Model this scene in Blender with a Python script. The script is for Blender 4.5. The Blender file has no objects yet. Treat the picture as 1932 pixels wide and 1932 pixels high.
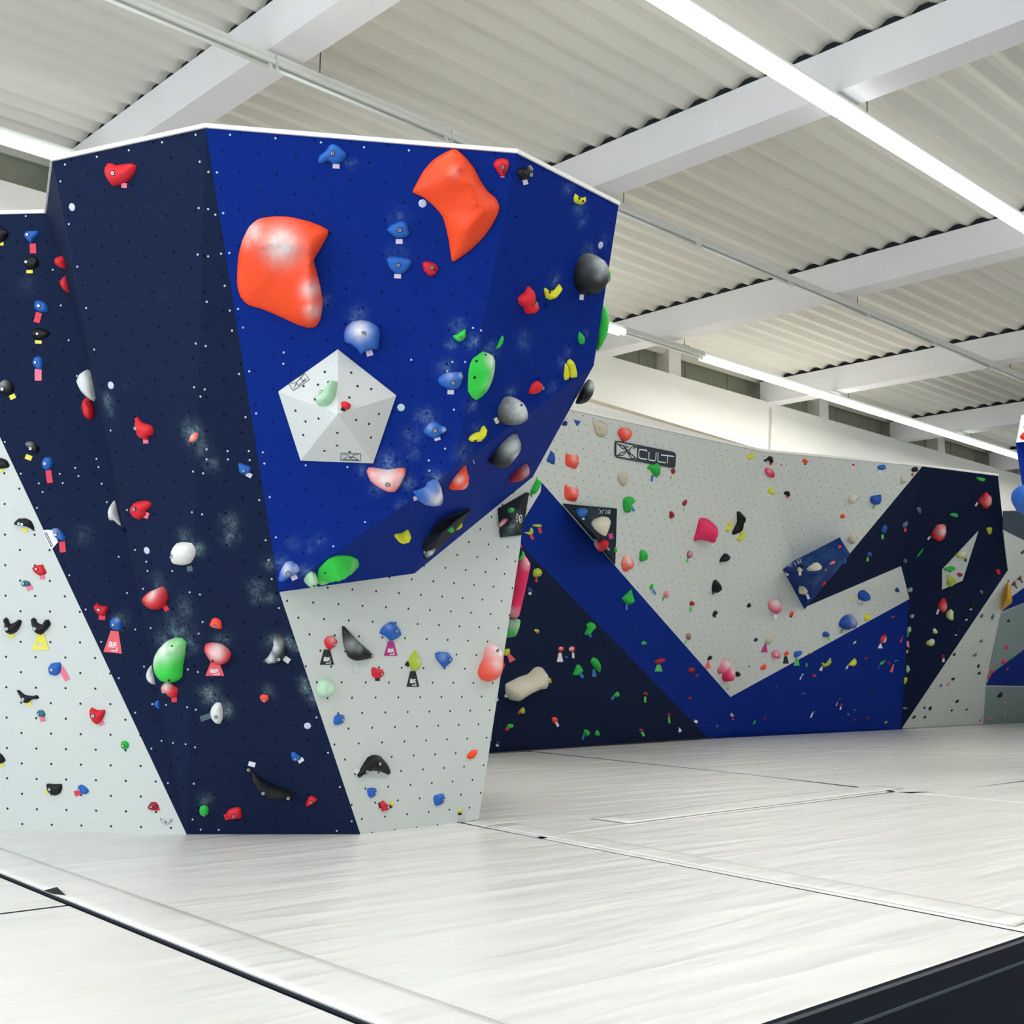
import bpy, bmesh, math, random
import numpy as np
from mathutils import Vector, Matrix, noise
from mathutils.bvhtree import BVHTree
from mathutils.geometry import delaunay_2d_cdt

# ---------------------------------------------------------------- camera, world, sun, big lights, exposure
sc = bpy.context.scene
C = sc.collection
F_PX, CXY = 2211.61, 966.0
RC = np.array([[0.7249397378030331, -0.10285890927196817, -0.6810891434588064],
               [-0.6886615877534128, -0.08754724343368056, -0.7197782281509438],
               [0.014408126422890822, 0.9908357709280308, -0.13430145547400854]])   # camera to hall
CAM = np.array([0.0, 0.0, 1.2])
cd = bpy.data.cameras.new('camera'); cam = bpy.data.objects.new('camera', cd); C.objects.link(cam)
cd.sensor_width = 36.0; cd.lens = 36.0 * F_PX / 1932.0; cd.clip_start = 0.05; cd.clip_end = 300
M = Matrix(RC.tolist()).to_4x4(); M.translation = Vector(CAM); cam.matrix_world = M
sc.camera = cam
w = bpy.data.worlds.new('daylight'); sc.world = w; w.use_nodes = True
w.node_tree.nodes['Background'].inputs[0].default_value = (0.86, 0.94, 1.0, 1)
w.node_tree.nodes['Background'].inputs[1].default_value = WORLD_STR = 0.55
sc.view_settings.view_transform = 'Standard'; sc.view_settings.look = 'None'
sc.view_settings.gamma = 1; sc.view_settings.use_curve_mapping = False
sc.view_settings.exposure = -0.08
sc.cycles.use_denoising = True
sc.cycles.max_bounces = 8; sc.cycles.diffuse_bounces = 5

def area(name, loc, rot, sx, sy, power, col):
    l = bpy.data.lights.new(name, 'AREA'); l.shape = 'RECTANGLE'; l.size = sx; l.size_y = sy
    l.energy = power; l.color = col
    o = bpy.data.objects.new(name, l); C.objects.link(o); o.location = loc; o.rotation_euler = rot
    return o
# daylight through the glazed left end of the hall; the front area light is an added, unseen fill
area('window_daylight_left', (-7.5, 3.5, 3.0), (0, math.radians(-90), 0), 5.0, 15.0, 1150, (0.80, 0.90, 1.0))
area('added_fill_front', (6, -7.5, 3.0), (math.radians(90), 0, 0), 20.0, 4.5, 200, (0.95, 0.98, 1.0))

# ---------------------------------------------------------------- helpers
def ray(px, py):
    return RC @ np.array([(px - CXY) / F_PX, -(py - CXY) / F_PX, -1.0])
def atz(px, py, z):
    r = ray(px, py); return CAM + r * (z - CAM[2]) / r[2]
def aty(px, py, y):
    r = ray(px, py); return CAM + r * (y - CAM[1]) / r[1]
def mkplane(a, b, c):
    n = np.cross(b - a, c - a); n /= np.linalg.norm(n)
    if n @ (CAM - a) < 0: n = -n
    return a, n
def onp(px, py, pl, h=0.0):
    r = ray(px, py); return CAM + r * (((pl[0] + pl[1] * h) - CAM) @ pl[1]) / (r @ pl[1])

CROPS = dict(C1=(0, 240, 3.864), C2=(0, 700, 3.864), C3=(0, 1150, 3.864), C4=(380, 220, 3.864), D1=(770, 240, 4.493),
             D2=(500, 640, 4.83), D3=(780, 600, 5.367), D4=(480, 860, 3.864), G1=(360, 1180, 3.22), G2=(900, 880, 4.83),
             G3=(900, 1150, 3.864), G4=(1000, 740, 4.83), I1=(1350, 820, 5.52), I2=(1600, 840, 5.819), I3=(1380, 1080, 5.489),
             I4=(1640, 1080, 6.038), P=(0, 0, 1.0), K=(920, 860, 5.367), V=(1460, 980, 10.733))
def cv(crop, s):
    x0, y0, k = CROPS[crop]
    if isinstance(s, str):
        s = [tuple(float(v) for v in t.split(',')) for t in s.split()]
    return [(x0 + x / k, y0 + y / k) for x, y in s]

def tag(o, label=None, cat=None, group=None, kind=None):
    if label: o['label'] = label
    if cat: o['category'] = cat
    if group: o['group'] = group
    if kind: o['kind'] = kind
    return o
def empty(name, loc=(0, 0, 0)):
    o = bpy.data.objects.new(name, None); C.objects.link(o); o.location = loc; return o
def link(name, me, mats, parent=None):
    o = bpy.data.objects.new(name, me); C.objects.link(o)
    for m in (mats if isinstance(mats, (list, tuple)) else [mats]): me.materials.append(m)
    if parent is not None: o.parent = parent
    return o
def mesh(name, verts, faces, mats, parent=None, smooth=False, mi=None):
    me = bpy.data.meshes.new(name)
    me.from_pydata([tuple(map(float, v)) for v in verts], [], faces); me.update()
    if smooth: me.polygons.foreach_set('use_smooth', [True] * len(me.polygons))
    o = link(name, me, mats, parent)
    if mi: me.polygons.foreach_set('material_index', mi)
    return o
class MB:                                   # collects boxes and tubes into one mesh
    def __init__(s): s.v = []; s.f = []
    def box(s, x0, x1, y0, y1, z0, z1):
        n = len(s.v)
        s.v += [(x, y, z) for z in (z0, z1) for y in (y0, y1) for x in (x0, x1)]
        s.f += [tuple(n + i for i in q) for q in ((0, 2, 3, 1), (4, 5, 7, 6), (0, 1, 5, 4), (2, 6, 7, 3), (0, 4, 6, 2), (1, 3, 7, 5))]
        return s
    def tube(s, a, b, r, k=8):
        a = Vector(a); b = Vector(b); d = (b - a).normalized()
        u = d.orthogonal().normalized(); v = d.cross(u); n = len(s.v)
        for p in (a, b):
            for i in range(k):
                t = 2 * math.pi * i / k
                s.v.append(tuple(p + (u * math.cos(t) + v * math.sin(t)) * r))
        for i in range(k):
            j = (i + 1) % k; s.f.append((n + i, n + j, n + k + j, n + k + i))
        s.f.append(tuple(n + i for i in reversed(range(k)))); s.f.append(tuple(n + k + i for i in range(k)))
        return s
    def build(s, name, mat, parent=None, smooth=False): return mesh(name, s.v, s.f, mat, parent, smooth)

# ---------------------------------------------------------------- materials
def srgb(h):
    if isinstance(h, str): h = [int(h[i:i + 2], 16) / 255 for i in (0, 2, 4)]
    return tuple((c / 12.92 if c <= 0.04045 else ((c + 0.055) / 1.055) ** 2.4) for c in h) + (1.0,)
def newmat(name):
    m = bpy.data.materials.new(name); m.use_nodes = True
    nt = m.node_tree; return m, nt, nt.nodes['Principled BSDF']
def N(nt, t, **kw):
    n = nt.nodes.new(t)
    for k, v in kw.items(): setattr(n, k, v)
    return n
def mixc(nt, fac, a, b):
    m = N(nt, 'ShaderNodeMix', data_type='RGBA')
    for i, s in ((0, fac), (6, a), (7, b)):
        if isinstance(s, bpy.types.NodeSocket): nt.links.new(s, m.inputs[i])
        else: m.inputs[i].default_value = s
    return m.outputs[2]
def mth(nt, op, *a, clamp=False):
    m = N(nt, 'ShaderNodeMath', operation=op, use_clamp=clamp)
    for i, s in enumerate(a):
        if isinstance(s, bpy.types.NodeSocket): nt.links.new(s, m.inputs[i])
        else: m.inputs[i].default_value = s
    return m.outputs[0]
def noisef(nt, vec, scale, detail=3, rough=0.55):
    n = N(nt, 'ShaderNodeTexNoise'); n.inputs['Scale'].default_value = scale
    n.inputs['Detail'].default_value = detail; n.inputs['Roughness'].default_value = rough
    if vec is not None: nt.links.new(vec, n.inputs['Vector'])
    return n.outputs['Fac']
def bump(nt, h, strength, dist, bsdf):
    b = N(nt, 'ShaderNodeBump'); b.inputs['Strength'].default_value = strength; b.inputs['Distance'].default_value = dist
    nt.links.new(h, b.inputs['Height']); nt.links.new(b.outputs[0], bsdf.inputs['Normal'])

def plain(name, col, rough=0.5, metal=0.0, var=0.06, scale=6.0, spec=0.5):
    m, nt, b = newmat(name)
    tc = N(nt, 'ShaderNodeTexCoord'); c = srgb(col)
    f = noisef(nt, tc.outputs['Object'], scale)
    d = tuple(x * (1 - 2 * var) for x in c[:3]) + (1,)
    nt.links.new(mixc(nt, f, c, d), b.inputs['Base Color'])
    b.inputs['Roughness'].default_value = rough; b.inputs['Metallic'].default_value = metal
    b.inputs['Specular IOR Level'].default_value = spec
    return m
def wall_paint(name, col, hole, rough=0.55, spacing=0.222, rad=0.0085, scuff=0.5, chalkc='a8c4cc'):
    m, nt, b = newmat(name)
    uv = N(nt, 'ShaderNodeUVMap'); uv.uv_map = 'panel'
    tc = N(nt, 'ShaderNodeTexCoord'); c = srgb(col)
    big = noisef(nt, tc.outputs['Object'], 1.2, 4)
    fine = noisef(nt, tc.outputs['Object'], 120, 2)
    base = mixc(nt, big, c, tuple(x * 0.93 for x in c[:3]) + (1,))
    base = mixc(nt, mth(nt, 'MULTIPLY', fine, 0.25), base, tuple(x * 0.8 for x in c[:3]) + (1,))
    def grid(ox, oy):
        a = N(nt, 'ShaderNodeVectorMath', operation='ADD'); nt.links.new(uv.outputs[0], a.inputs[0])
        a.inputs[1].default_value = (ox, oy, 0)
        s = N(nt, 'ShaderNodeVectorMath', operation='SCALE'); nt.links.new(a.outputs[0], s.inputs[0]); s.inputs['Scale'].default_value = 1 / spacing
        fr = N(nt, 'ShaderNodeVectorMath', operation='FRACTION'); nt.links.new(s.outputs[0], fr.inputs[0])
        d = N(nt, 'ShaderNodeVectorMath', operation='DISTANCE'); nt.links.new(fr.outputs[0], d.inputs[0]); d.inputs[1].default_value = (0.5, 0.5, 0)
        return d.outputs['Value']
    g = mth(nt, 'MINIMUM', grid(0, 0), grid(spacing / 2, spacing / 2))
    hl = mth(nt, 'LESS_THAN', g, rad / spacing)
    # chalk: streaky hand smears around the holds
    at = N(nt, 'ShaderNodeAttribute'); at.attribute_name = 'chalk'
    n1 = noisef(nt, tc.outputs['Object'], 16, 5, 0.7)
    n2 = noisef(nt, tc.outputs['Object'], 55, 3, 0.6)
    k = mth(nt, 'MULTIPLY', at.outputs['Fac'], mth(nt, 'MULTIPLY', mth(nt, 'SUBTRACT', n1, 0.33), 2.6), clamp=True)
    k = mth(nt, 'MULTIPLY', k, mth(nt, 'MULTIPLY', mth(nt, 'SUBTRACT', n2, 0.25), 2.2, clamp=True), clamp=True)
    sc1 = mth(nt, 'MULTIPLY', mth(nt, 'SUBTRACT', noisef(nt, tc.outputs['Object'], 5, 8, 0.75), 0.62, clamp=True), scuff)
    base = mixc(nt, mth(nt, 'ADD', k, sc1, clamp=True), base, srgb(chalkc))
    base = mixc(nt, hl, base, srgb(hole))
    nt.links.new(base, b.inputs['Base Color'])
    b.inputs['Roughness'].default_value = rough + 0.15; b.inputs['Specular IOR Level'].default_value = 0.06
    bump(nt, fine, 0.15, 0.002, b)
    return m
_hm = {}
HC = dict(red='d9202c', blue='2463bd', black='0d0f13', white='e6e7e3', green='35cf48', dgreen='2ab646', orange='fb4d1e', coral='fa5240',
          yellow='e0df2c', lime='b4c53c', pink='ea2a63', rose='e86a86', magenta='b32a74', bone='c9c3ae', cream='d8d2bd', teal='3c6d80', navy='1f3f7c',
          grey='6d7d80', maroon='9d1f2e', dblue='1d4fa8', palegreen='a9d8b0', mustard='d9a514', brown='5c3a3c', slate='5b7183')
def hold_mat(c, rough=0.5):
    if c in _hm: return _hm[c]
    m, nt, b = newmat('hold_' + c)
    tc = N(nt, 'ShaderNodeTexCoord'); col = srgb(HC[c])
    n = noisef(nt, tc.outputs['Object'], 30, 4)
    base = mixc(nt, n, col, tuple(x * 0.82 for x in col[:3]) + (1,))
    at = N(nt, 'ShaderNodeAttribute'); at.attribute_name = 'chalk'
    n1 = noisef(nt, tc.outputs['Object'], 22, 5, 0.65)
    k = mth(nt, 'MULTIPLY', at.outputs['Fac'], mth(nt, 'ADD', mth(nt, 'MULTIPLY', n1, 1.1), 0.35), clamp=True)
    base = mixc(nt, k, base, srgb('e9e6e4' if c != 'black' else 'c2c9c9'))
    nt.links.new(base, b.inputs['Base Color']); b.inputs['Roughness'].default_value = rough; b.inputs['Specular IOR Level'].default_value = 0.3
    bump(nt, noisef(nt, tc.outputs['Object'], 90, 3), 0.2, 0.004, b)
    _hm[c] = m; return m
TC = dict(white='e8e6ea', lavender='dccfe6', yellow='e8dc4a', red='dd3047', pink='e8748c', black='17191c', silver='c8ced0', blue='2f78c4', green='5cc25a',
          coral='ec5a63', magenta='b52a80', teal='47636f', palegreen='b6dba8', cream='e2e0b8', brown='6d2c2e')
_tm = {}
def tape_mat(c):
    if c not in _tm: _tm[c] = plain('tape_' + c, TC[c], 0.6, 0, 0.05, 40)
    return _tm[c]

WHITE = plain('white_paint', 'f1efe9', 0.6, 0, 0.02)
CEIL = plain('ceiling_deck_paint', 'e0ddd3', 0.7, 0, 0.03, 2, 0.1)
BEAM = plain('beam_paint', 'eae8ea', 0.6, 0, 0.03, 2, 0.2)
DARK = plain('dark_filler', '1a2226', 0.9)
PLY = plain('plywood_edge', 'efeee8', 0.6, 0, 0.05, 20)
STEEL = plain('bolt_steel', 'd5d8da', 0.35, 0.7, 0.05)
HOLE = plain('bolt_recess', '16181b', 0.7)
SCREW = plain('screw_zinc', 'c3d0e2', 0.4, 0.1)
BLACKP = plain('black_print', '22282e', 0.6)
WHITEP = plain('white_print', 'eef0f2', 0.6)
NAVY = wall_paint('navy_panel_paint', '18233f', '0b0f1c', 0.62, scuff=0.25, chalkc='93b0b4')
BLUE = wall_paint('blue_panel_paint', '0b2a82', '061a50', 0.5, scuff=0.25, chalkc='86a9c6')
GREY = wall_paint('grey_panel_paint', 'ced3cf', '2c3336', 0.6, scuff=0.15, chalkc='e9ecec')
TEALP = NAVY
# ---------------------------------------------------------------- hall
def structure(o): o['kind'] = 'structure'; return o
# concrete sub-floor below the mats
structure(MB().box(-8, 60, -8, 14.6, -0.5, -0.4).build('floor', plain('dark_floor', '23262c', 0.55)))
# back wall, white up to the beam seats, concrete infill above
structure(MB().box(-8, 60, 14.12, 14.32, -0.4, 7.0).build('wall_back', WHITE))
cm, nt, b = newmat('raw_concrete')
tc = N(nt, 'ShaderNodeTexCoord')
f1 = noisef(nt, tc.outputs['Object'], 1.4, 8, 0.7); f2 = noisef(nt, tc.outputs['Object'], 7, 6, 0.7)
nt.links.new(mixc(nt, mth(nt, 'MULTIPLY', f1, f2), srgb('a9ab98'), srgb('6a7369')), b.inputs['Base Color']); b.inputs['Roughness'].default_value = 0.85
bump(nt, f2, 0.3, 0.02, b)
o = MB().box(-8, 60, 14.62, 14.8, 6.9, 8.1)
for i in range(40): o.box(i * 1.45 - 6, i * 1.45 - 5.985, 14.6, 14.63, 7.0, 7.7)
structure(o.build('wall_upper', cm))
structure(MB().box(-8, 60, 14.32, 14.8, 6.88, 6.96).build('trim_1', WHITE))      # ledge
col = MB()
structure(MB().box(-8.2, -8, 13, 14.6, -0.4, 8).build('wall_left', WHITE))
structure(MB().box(60, 60.2, -8, 14.6, -0.4, 8).build('wall_right', WHITE))
# thin conduit and panel joint on the back wall
# corrugated deck: ribs run along X, one sheet
BX = [-5.6, -0.1, 5.42, 9.9, 15.4, 20.85, 26.4, 31.9, 37.4, 42.9, 48.4]
ZD, P = 7.49, 0.335
v = []; f = []; ys = []
y = -8.0
while y < 14.7:
    ys += [(y, 0), (y + 0.03, 0), (y + 0.14, 0.064), (y + 0.225, 0.064)]; y += P
for i, (yy, zz) in enumerate(ys): v += [(-8, yy, ZD + zz), (60, yy, ZD + zz)]
for i in range(len(ys) - 1): f.append((2 * i, 2 * i + 1, 2 * i + 3, 2 * i + 2))
deck = structure(mesh('ceiling', v, f, CEIL))
md = deck.modifiers.new('thickness', 'SOLIDIFY'); md.thickness = 0.01; md.offset = 1
structure(MB().box(-8, 60, -8, 14.9, 7.72, 7.8).build('ceiling_roof', DARK))
# primary beams
for i, x in enumerate(BX):
    root = empty('ceiling_beam', (x, 0, 7))
    words = ['beam', 'beam']
    w_ = 0.34
    m_ = MB().box(0, w_, -8, 14.3, 0, 0.46)
    bm_ = m_.build('beam_body', BEAM, root)
    mesh('bottom_flange', *(lambda q: (q.v, q.f))(MB().box(-0.012, w_ + 0.03, -8, 14.3, -0.03, 0.0)), BEAM, root)
    mesh('profile_filler', *(lambda q: (q.v, q.f))(MB().box(0.05, 0.12, -8, 14.3, 0.46, 0.60)), DARK, root)
    root['kind'] = 'structure'
# columns in front of the concrete infill
for i, x in enumerate((10.2, 17.75, 23.2, 28.9, 34.5)):
    structure(MB().box(x, x + 0.38, 14.3, 14.62, 7.0, 7.6).build('wall_column', WHITE))

# light rows: luminaires 2.16 m long on a trunking, hung by wires
LIT = bpy.data.materials.new('lit_tube'); LIT.use_nodes = True
nt = LIT.node_tree; nt.nodes.remove(nt.nodes['Principled BSDF'])
e = N(nt, 'ShaderNodeEmission'); e.inputs[0].default_value = (0.93, 1.0, 0.98, 1); e.inputs[1].default_value = 4.5
nt.links.new(e.outputs[0], nt.nodes['Material Output'].inputs[0])
TUBE = plain('unlit_tube', 'eef0ea', 0.3); TRUNK = plain('trunking', 'e3e4de', 0.45)
HOOK = plain('hanger_wire', '4a4f50', 0.5)
SL = 2.163
body_me = MB().box(0, SL - 0.01, -0.06, 0.06, 0.03, 0.10)
def luminaire(x, y, z, lit, label, group, ln=SL):
    r = empty('tube_light', (x, y, z))
    tag(r, label, 'light', group)
    MB().box(0, ln - 0.01, -0.055, 0.055, 0.035, 0.10).build('trunking', TRUNK, r)
    if lit:
        MB().box(0.01, ln - 0.02, -0.09, 0.09, -0.035, 0.034).build('lit_tube_with_bloom', LIT, r)  # glowing box made wider than the tube to hold its bloom
    else:
        MB().box(0, ln - 0.01, -0.075, -0.045, 0.0, 0.034).build('reflector_lip', TRUNK, r)
        MB().box(0, ln - 0.01, 0.03, 0.075, 0.01, 0.034).build('reflector_lip', TRUNK, r)
        MB().tube((0.04, -0.01, -0.025), (ln - 0.05, -0.01, -0.025), 0.017).build('tube', TUBE, r, True)
        for q in (0.02, ln - 0.05):
            MB().box(q, q + 0.025, -0.03, 0.01, -0.05, 0.036).build('socket', TRUNK, r)
    return r
rows = [(5.81, -2.95, 16, lambda k: True, 'glowing white tube light in the bright row nearest the camera', 'lit lights in the nearest row'),
        (9.12, -3.2, 16, lambda k: False, 'unlit white tube light in the middle ceiling row', 'unlit lights in the middle row'),
        (12.5, -3.0, 18, None, '', '')]
for y, x0, n, lit, lab, grp in rows:
    for k in range(n):
        x = x0 + k * SL
        if lit is None:
            L = not (13.6 < x + 1 < 16.3)
            lab, grp = (('glowing white tube light in the far row above the back wall', 'lit lights in the far row') if L else
                        ('unlit white tube light in the far row, left of the glowing ones', 'unlit lights in the far row'))
            luminaire(x, y, 6.8, L, lab, grp)
        else: luminaire(x, y, 6.8, lit(k), lab, grp)
    for i, bx in enumerate(BX):
        if -2 < bx < 34:
            h = MB().tube((bx + 0.55, y, 6.9), (bx + 0.55, y, 7.5), 0.006, 6).box(bx + 0.5, bx + 0.68, y - 0.02, y + 0.02, 6.9, 6.925)
            o = h.build('wire_hanger', HOOK)
            wh = {5.81: 'nearest bright light row', 9.12: 'unlit middle light row', 12.5: 'far light row'}[y]
            tag(o, 'thin dark wire hanger holding the %s beside a ceiling beam' % wh, 'hanger', 'hangers of the ' + wh)
for y, x0, x1, pw in ((5.78, -3, 31, 22), (12.5, -3, 13, 14), (12.5, 16.4, 34, 12), (2.0, -3, 31, 22)):
    n = 3 if x1 - x0 > 20 else 2
    for k in range(n):
        L = (x1 - x0) / n
        o = area('tube_row_light', (x0 + (k + 0.5) * L, y, 6.74), (0, 0, 0), L, 0.12, pw * L, (1.0, 0.985, 0.95))

# ---------------------------------------------------------------- crash mats (top at z = 0)
mv, nt, b = newmat('mat_vinyl')
tc = N(nt, 'ShaderNodeTexCoord')
mp = N(nt, 'ShaderNodeMapping'); nt.links.new(tc.outputs['Object'], mp.inputs[0]); mp.inputs['Rotation'].default_value = (0, 0, 0.5); mp.inputs['Scale'].default_value = (0.35, 2.2, 1)
mp2 = N(nt, 'ShaderNodeMapping'); nt.links.new(tc.outputs['Object'], mp2.inputs[0]); mp2.inputs['Rotation'].default_value = (0, 0, -0.6); mp2.inputs['Scale'].default_value = (0.25, 1.5, 1)
w1 = noisef(nt, mp.outputs[0], 1.3, 3, 0.5); w2 = noisef(nt, mp2.outputs[0], 1.0, 3, 0.5); w3 = noisef(nt, tc.outputs['Object'], 0.6, 3)
r1 = mth(nt, 'SUBTRACT', 1.0, mth(nt, 'MULTIPLY', mth(nt, 'ABSOLUTE', mth(nt, 'SUBTRACT', w1, 0.5)), 5.0), clamp=True)
r2 = mth(nt, 'SUBTRACT', 1.0, mth(nt, 'MULTIPLY', mth(nt, 'ABSOLUTE', mth(nt, 'SUBTRACT', w2, 0.47)), 6.0), clamp=True)
h = mth(nt, 'ADD', mth(nt, 'MULTIPLY', r1, mth(nt, 'MULTIPLY', w3, 0.8)), mth(nt, 'MULTIPLY', r2, 0.7))
nt.links.new(mixc(nt, noisef(nt, tc.outputs['Object'], 2.2, 6, 0.6), srgb('e3e2de'), srgb('d6d5d0')), b.inputs['Base Color'])
b.inputs['Roughness'].default_value = 0.33; b.inputs['Specular IOR Level'].default_value = 0.55
bump(nt, h, 0.65, 0.028, b)
STRIPM = mv
SIDE = plain('mat_side_cover', '151a2b', 0.6, 0, 0.1, 3)
PIPING = plain('mat_piping', '59676f', 0.6)
def mat_thing(pts, label, lo=-0.39):
    """one crash mat: a thick padded slab with eased top edges from the corner points of its top"""
    c = sum((np.array(p[:2]) for p in pts), np.zeros(2)) / len(pts)
    bm = bmesh.new()
    P2 = [np.array(p[:2], float) - c for p in pts]
    if sum(P2[i][0] * P2[(i + 1) % len(P2)][1] - P2[(i + 1) % len(P2)][0] * P2[i][1] for i in range(len(P2))) < 0: P2.reverse()
    lo_v = [bm.verts.new((p[0], p[1], lo)) for p in P2]; hi_v = [bm.verts.new((p[0], p[1], 0)) for p in P2]
    n = len(P2)
    top = bm.faces.new(hi_v); bot = bm.faces.new(lo_v[::-1])
    for i in range(n): bm.faces.new((lo_v[i], lo_v[(i + 1) % n], hi_v[(i + 1) % n], hi_v[i])).material_index = 1
    bmesh.ops.bevel(bm, geom=list(top.edges), offset=0.03 if c[0] > 8 else 0.014, segments=2, affect='EDGES', profile=0.6)
    bm.normal_update()
    for fc in bm.faces: fc.material_index = 0 if fc.normal.z > 0.93 else 1; fc.smooth = False
    me = bpy.data.meshes.new('crash_mat'); bm.to_mesh(me); bm.free()
    o = link('crash_mat', me, [mv, SIDE]); o.location = (c[0], c[1], 0)
    tag(o, label, 'crash mat', 'white crash mats covering the floor'); return o
def fl(px, py): return atz(px, py, 0)[:2]
g = 0.018
J1a, J1b = fl(868, 1552), fl(1929, 1757)          # seam A, runs away from the front mat corner to the tower
def s1(t, d): # point on seam A at Y = t, shifted d along X
    k = (t - J1b[1]) / (J1a[1] - J1b[1]); return (J1b[0] + k * (J1a[0] - J1b[0]) + d, t)
J2a, J2b = fl(135, 1706), fl(690, 1932)
def s2(t, d):
    k = (t - J2b[1]) / (J2a[1] - J2b[1]); return (J2b[0] + k * (J2a[0] - J2b[0]) + d, t)
YF = 2.49
mat_thing([s2(YF, g), s1(YF, -g), s1(7.6, -g), (6.3, 8.6), (2.9, 9.6), s2(9.0, g)], 'large white crash mat in the foreground in front of the tower')
mat_thing([(-6, YF), s2(YF, -g), s2(5.95, -g), (-6, 6.03)], 'white crash mat in the bottom left corner beyond the wide joint strip')
mat_thing([(-6, 6.06), s2(5.98, -g), s2(9.0, -g), (-6, 9.5)], 'white crash mat at the left picture edge below the left climbing wall')
a = fl(1090, 1571); b2 = fl(1678, 1493)
mat_thing([s1(YF, g), (11.75, YF), (11.62, 6.36), (6.45, 6.24), s1(6.2, g)], 'wide white crash mat right of the long black seam, below the far wall')
mat_thing([s1(6.26, g), (11.6, 6.39), (12.0, 8.3), (12.62, 12.85), (8, 12.7), (6.5, 8.5)], 'greenish grey crash mat between the tower and the far navy wall')
mat_thing([(11.78, YF), (24, YF), (24, 6.05), (14.5, 6.05), (12.1, 6.03), (11.65, 6.2)], 'white crash mat at the right picture edge, near side')
mat_thing([(11.65, 6.38), (12.12, 6.08), (14.5, 6.1), (24, 6.1), (24, 8.2), (18.9, 8.3), (15.9, 11.5), (15.03, 13.22), (12.66, 12.97), (12.03, 8.3)], 'pale crash mat along the middle of the blue V-shaped wall')
mat_thing([(15.95, 11.55), (18.95, 8.35), (24, 8.25), (40, 8.25), (40, 14.0), (32.7, 13.97), (25.3, 13.62), (18.5, 13.56), (15.07, 13.22)], 'farthest pale blue-tinted crash mat at the foot of the far wall')
# joint strips lying over the seams
def strip(name, L, R, label, hump=0.012):
    v = []; f = []
    n = len(L)
    for i in range(n):
        a_ = np.array(L[i]); b_ = np.array(R[i])
        for j in range(7):
            t = j / 6; q = a_ + (b_ - a_) * t
            v.append((q[0], q[1], 0.004 + hump * math.sin(math.pi * t) ** 0.6 * (0.8 + 0.4 * noise.noise(Vector((q[0] * 3, q[1] * 3, 0))))))
    for i in range(n - 1):
        for j in range(6): f.append((i * 7 + j, i * 7 + j + 1, i * 7 + j + 8, i * 7 + j + 7))
    o = mesh(name, v, f, STRIPM, None, True)
    md = o.modifiers.new('t', 'SOLIDIFY'); md.thickness = 0.003
    tag(o, label, 'joint strip', 'joint cover strips on the mats'); return o
def lerp(a, b, n): a = np.array(a); b = np.array(b); return [a + (b - a) * i / (n - 1) for i in range(n)]
strip('joint_strip', lerp(s2(2.55, 0.02), s2(7.9, 0.02), 40), lerp(np.array(fl(950, 1932)) + (np.array(fl(950, 1932)) - np.array(fl(0, 1600))) * .22, fl(0, 1600), 40), 'wide raised white joint strip crossing the lower left foreground', 0.008)
strip('joint_strip', lerp(s1(2.6, 0.06), s1(6.9, 0.06), 30), lerp(s1(2.6, 0.36), s1(6.9, 0.34), 30), 'long white joint strip beside the black seam leading to the tower', 0.005)
strip('joint_strip', lerp((7.3, 6.32), (12.0, 6.46), 24), lerp((7.3, 6.72), (12.0, 6.82), 24), 'white joint strip running right across the middle mats', 0.004)
# side of the front mat edge: hanging dark cover with a grey piping line
o = MB().box(-6, 24, YF - 0.035, YF - 0.005, -0.4, -0.012).build('mat_edge_cover', SIDE)
tag(o, 'dark blue padded side cover along the front edge of the mats', 'edge cover')
MB().box(-6, 24, YF - 0.042, YF - 0.034, -0.104, -0.094).build('piping', PIPING, o)
# black velcro lip that sticks up at the left seam
p = fl(105, 1688)
v = [(p[0] - .01, p[1] + .12, .004), (p[0] + .02, p[1] + .03, .03), (p[0] + .02, p[1] - .09, .004), (p[0] - .01, p[1] + .0, .004)]
o = mesh('seam_lip', v, [(0, 1, 2, 3)], plain('black_fabric', '16181c', 0.8)); md = o.modifiers.new('t', 'SOLIDIFY'); md.thickness = 0.004
tag(o, 'small black fabric lip curling up from the left mat seam', 'seam lip')
# ---------------------------------------------------------------- climbing walls
PICK_V, PICK_F = [], []
CHALK = []                     # (point, radius, strength) filled before the panels are built
def densify(verts3, maxe):
    bm = bmesh.new(); vs = [bm.verts.new(tuple(map(float, v))) for v in verts3]
    bm.faces.new(vs)
    bmesh.ops.triangulate(bm, faces=bm.faces[:])
    for _ in range(9):
        es = [e for e in bm.edges if e.calc_length() > maxe]
        if not es: break
        bmesh.ops.subdivide_edges(bm, edges=es, cuts=1)
        bmesh.ops.triangulate(bm, faces=[f for f in bm.faces if len(f.verts) > 3])
    return bm
def face_uv(me, nrm):
    """panel coordinates in metres, horizontal along the wall and up the slope"""
    n = Vector(nrm); u = Vector((0, 0, 1)).cross(n)
    u = u.normalized() if u.length > 1e-4 else Vector((1, 0, 0)); v = n.cross(u)
    uvl = me.uv_layers.new(name='panel')
    for l in me.loops:
        co = me.vertices[l.vertex_index].co
        uvl.data[l.index].uv = (co.dot(u) + 50.03, co.dot(v) + 50.05)
def chalk_attr(me, off=Vector((0, 0, 0))):
    n = len(me.vertices); co = np.empty(n * 3); me.vertices.foreach_get('co', co); co = co.reshape(-1, 3) + np.array(off)
    k = np.zeros(n)
    for p, r, s in CHALK:
        d2 = ((co - p) ** 2).sum(1); k = np.maximum(k, s * np.exp(-d2 / (r * r)))
    a = me.attributes.new('chalk', 'FLOAT', 'POINT'); a.data.foreach_set('value', k.astype(np.float32))
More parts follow.
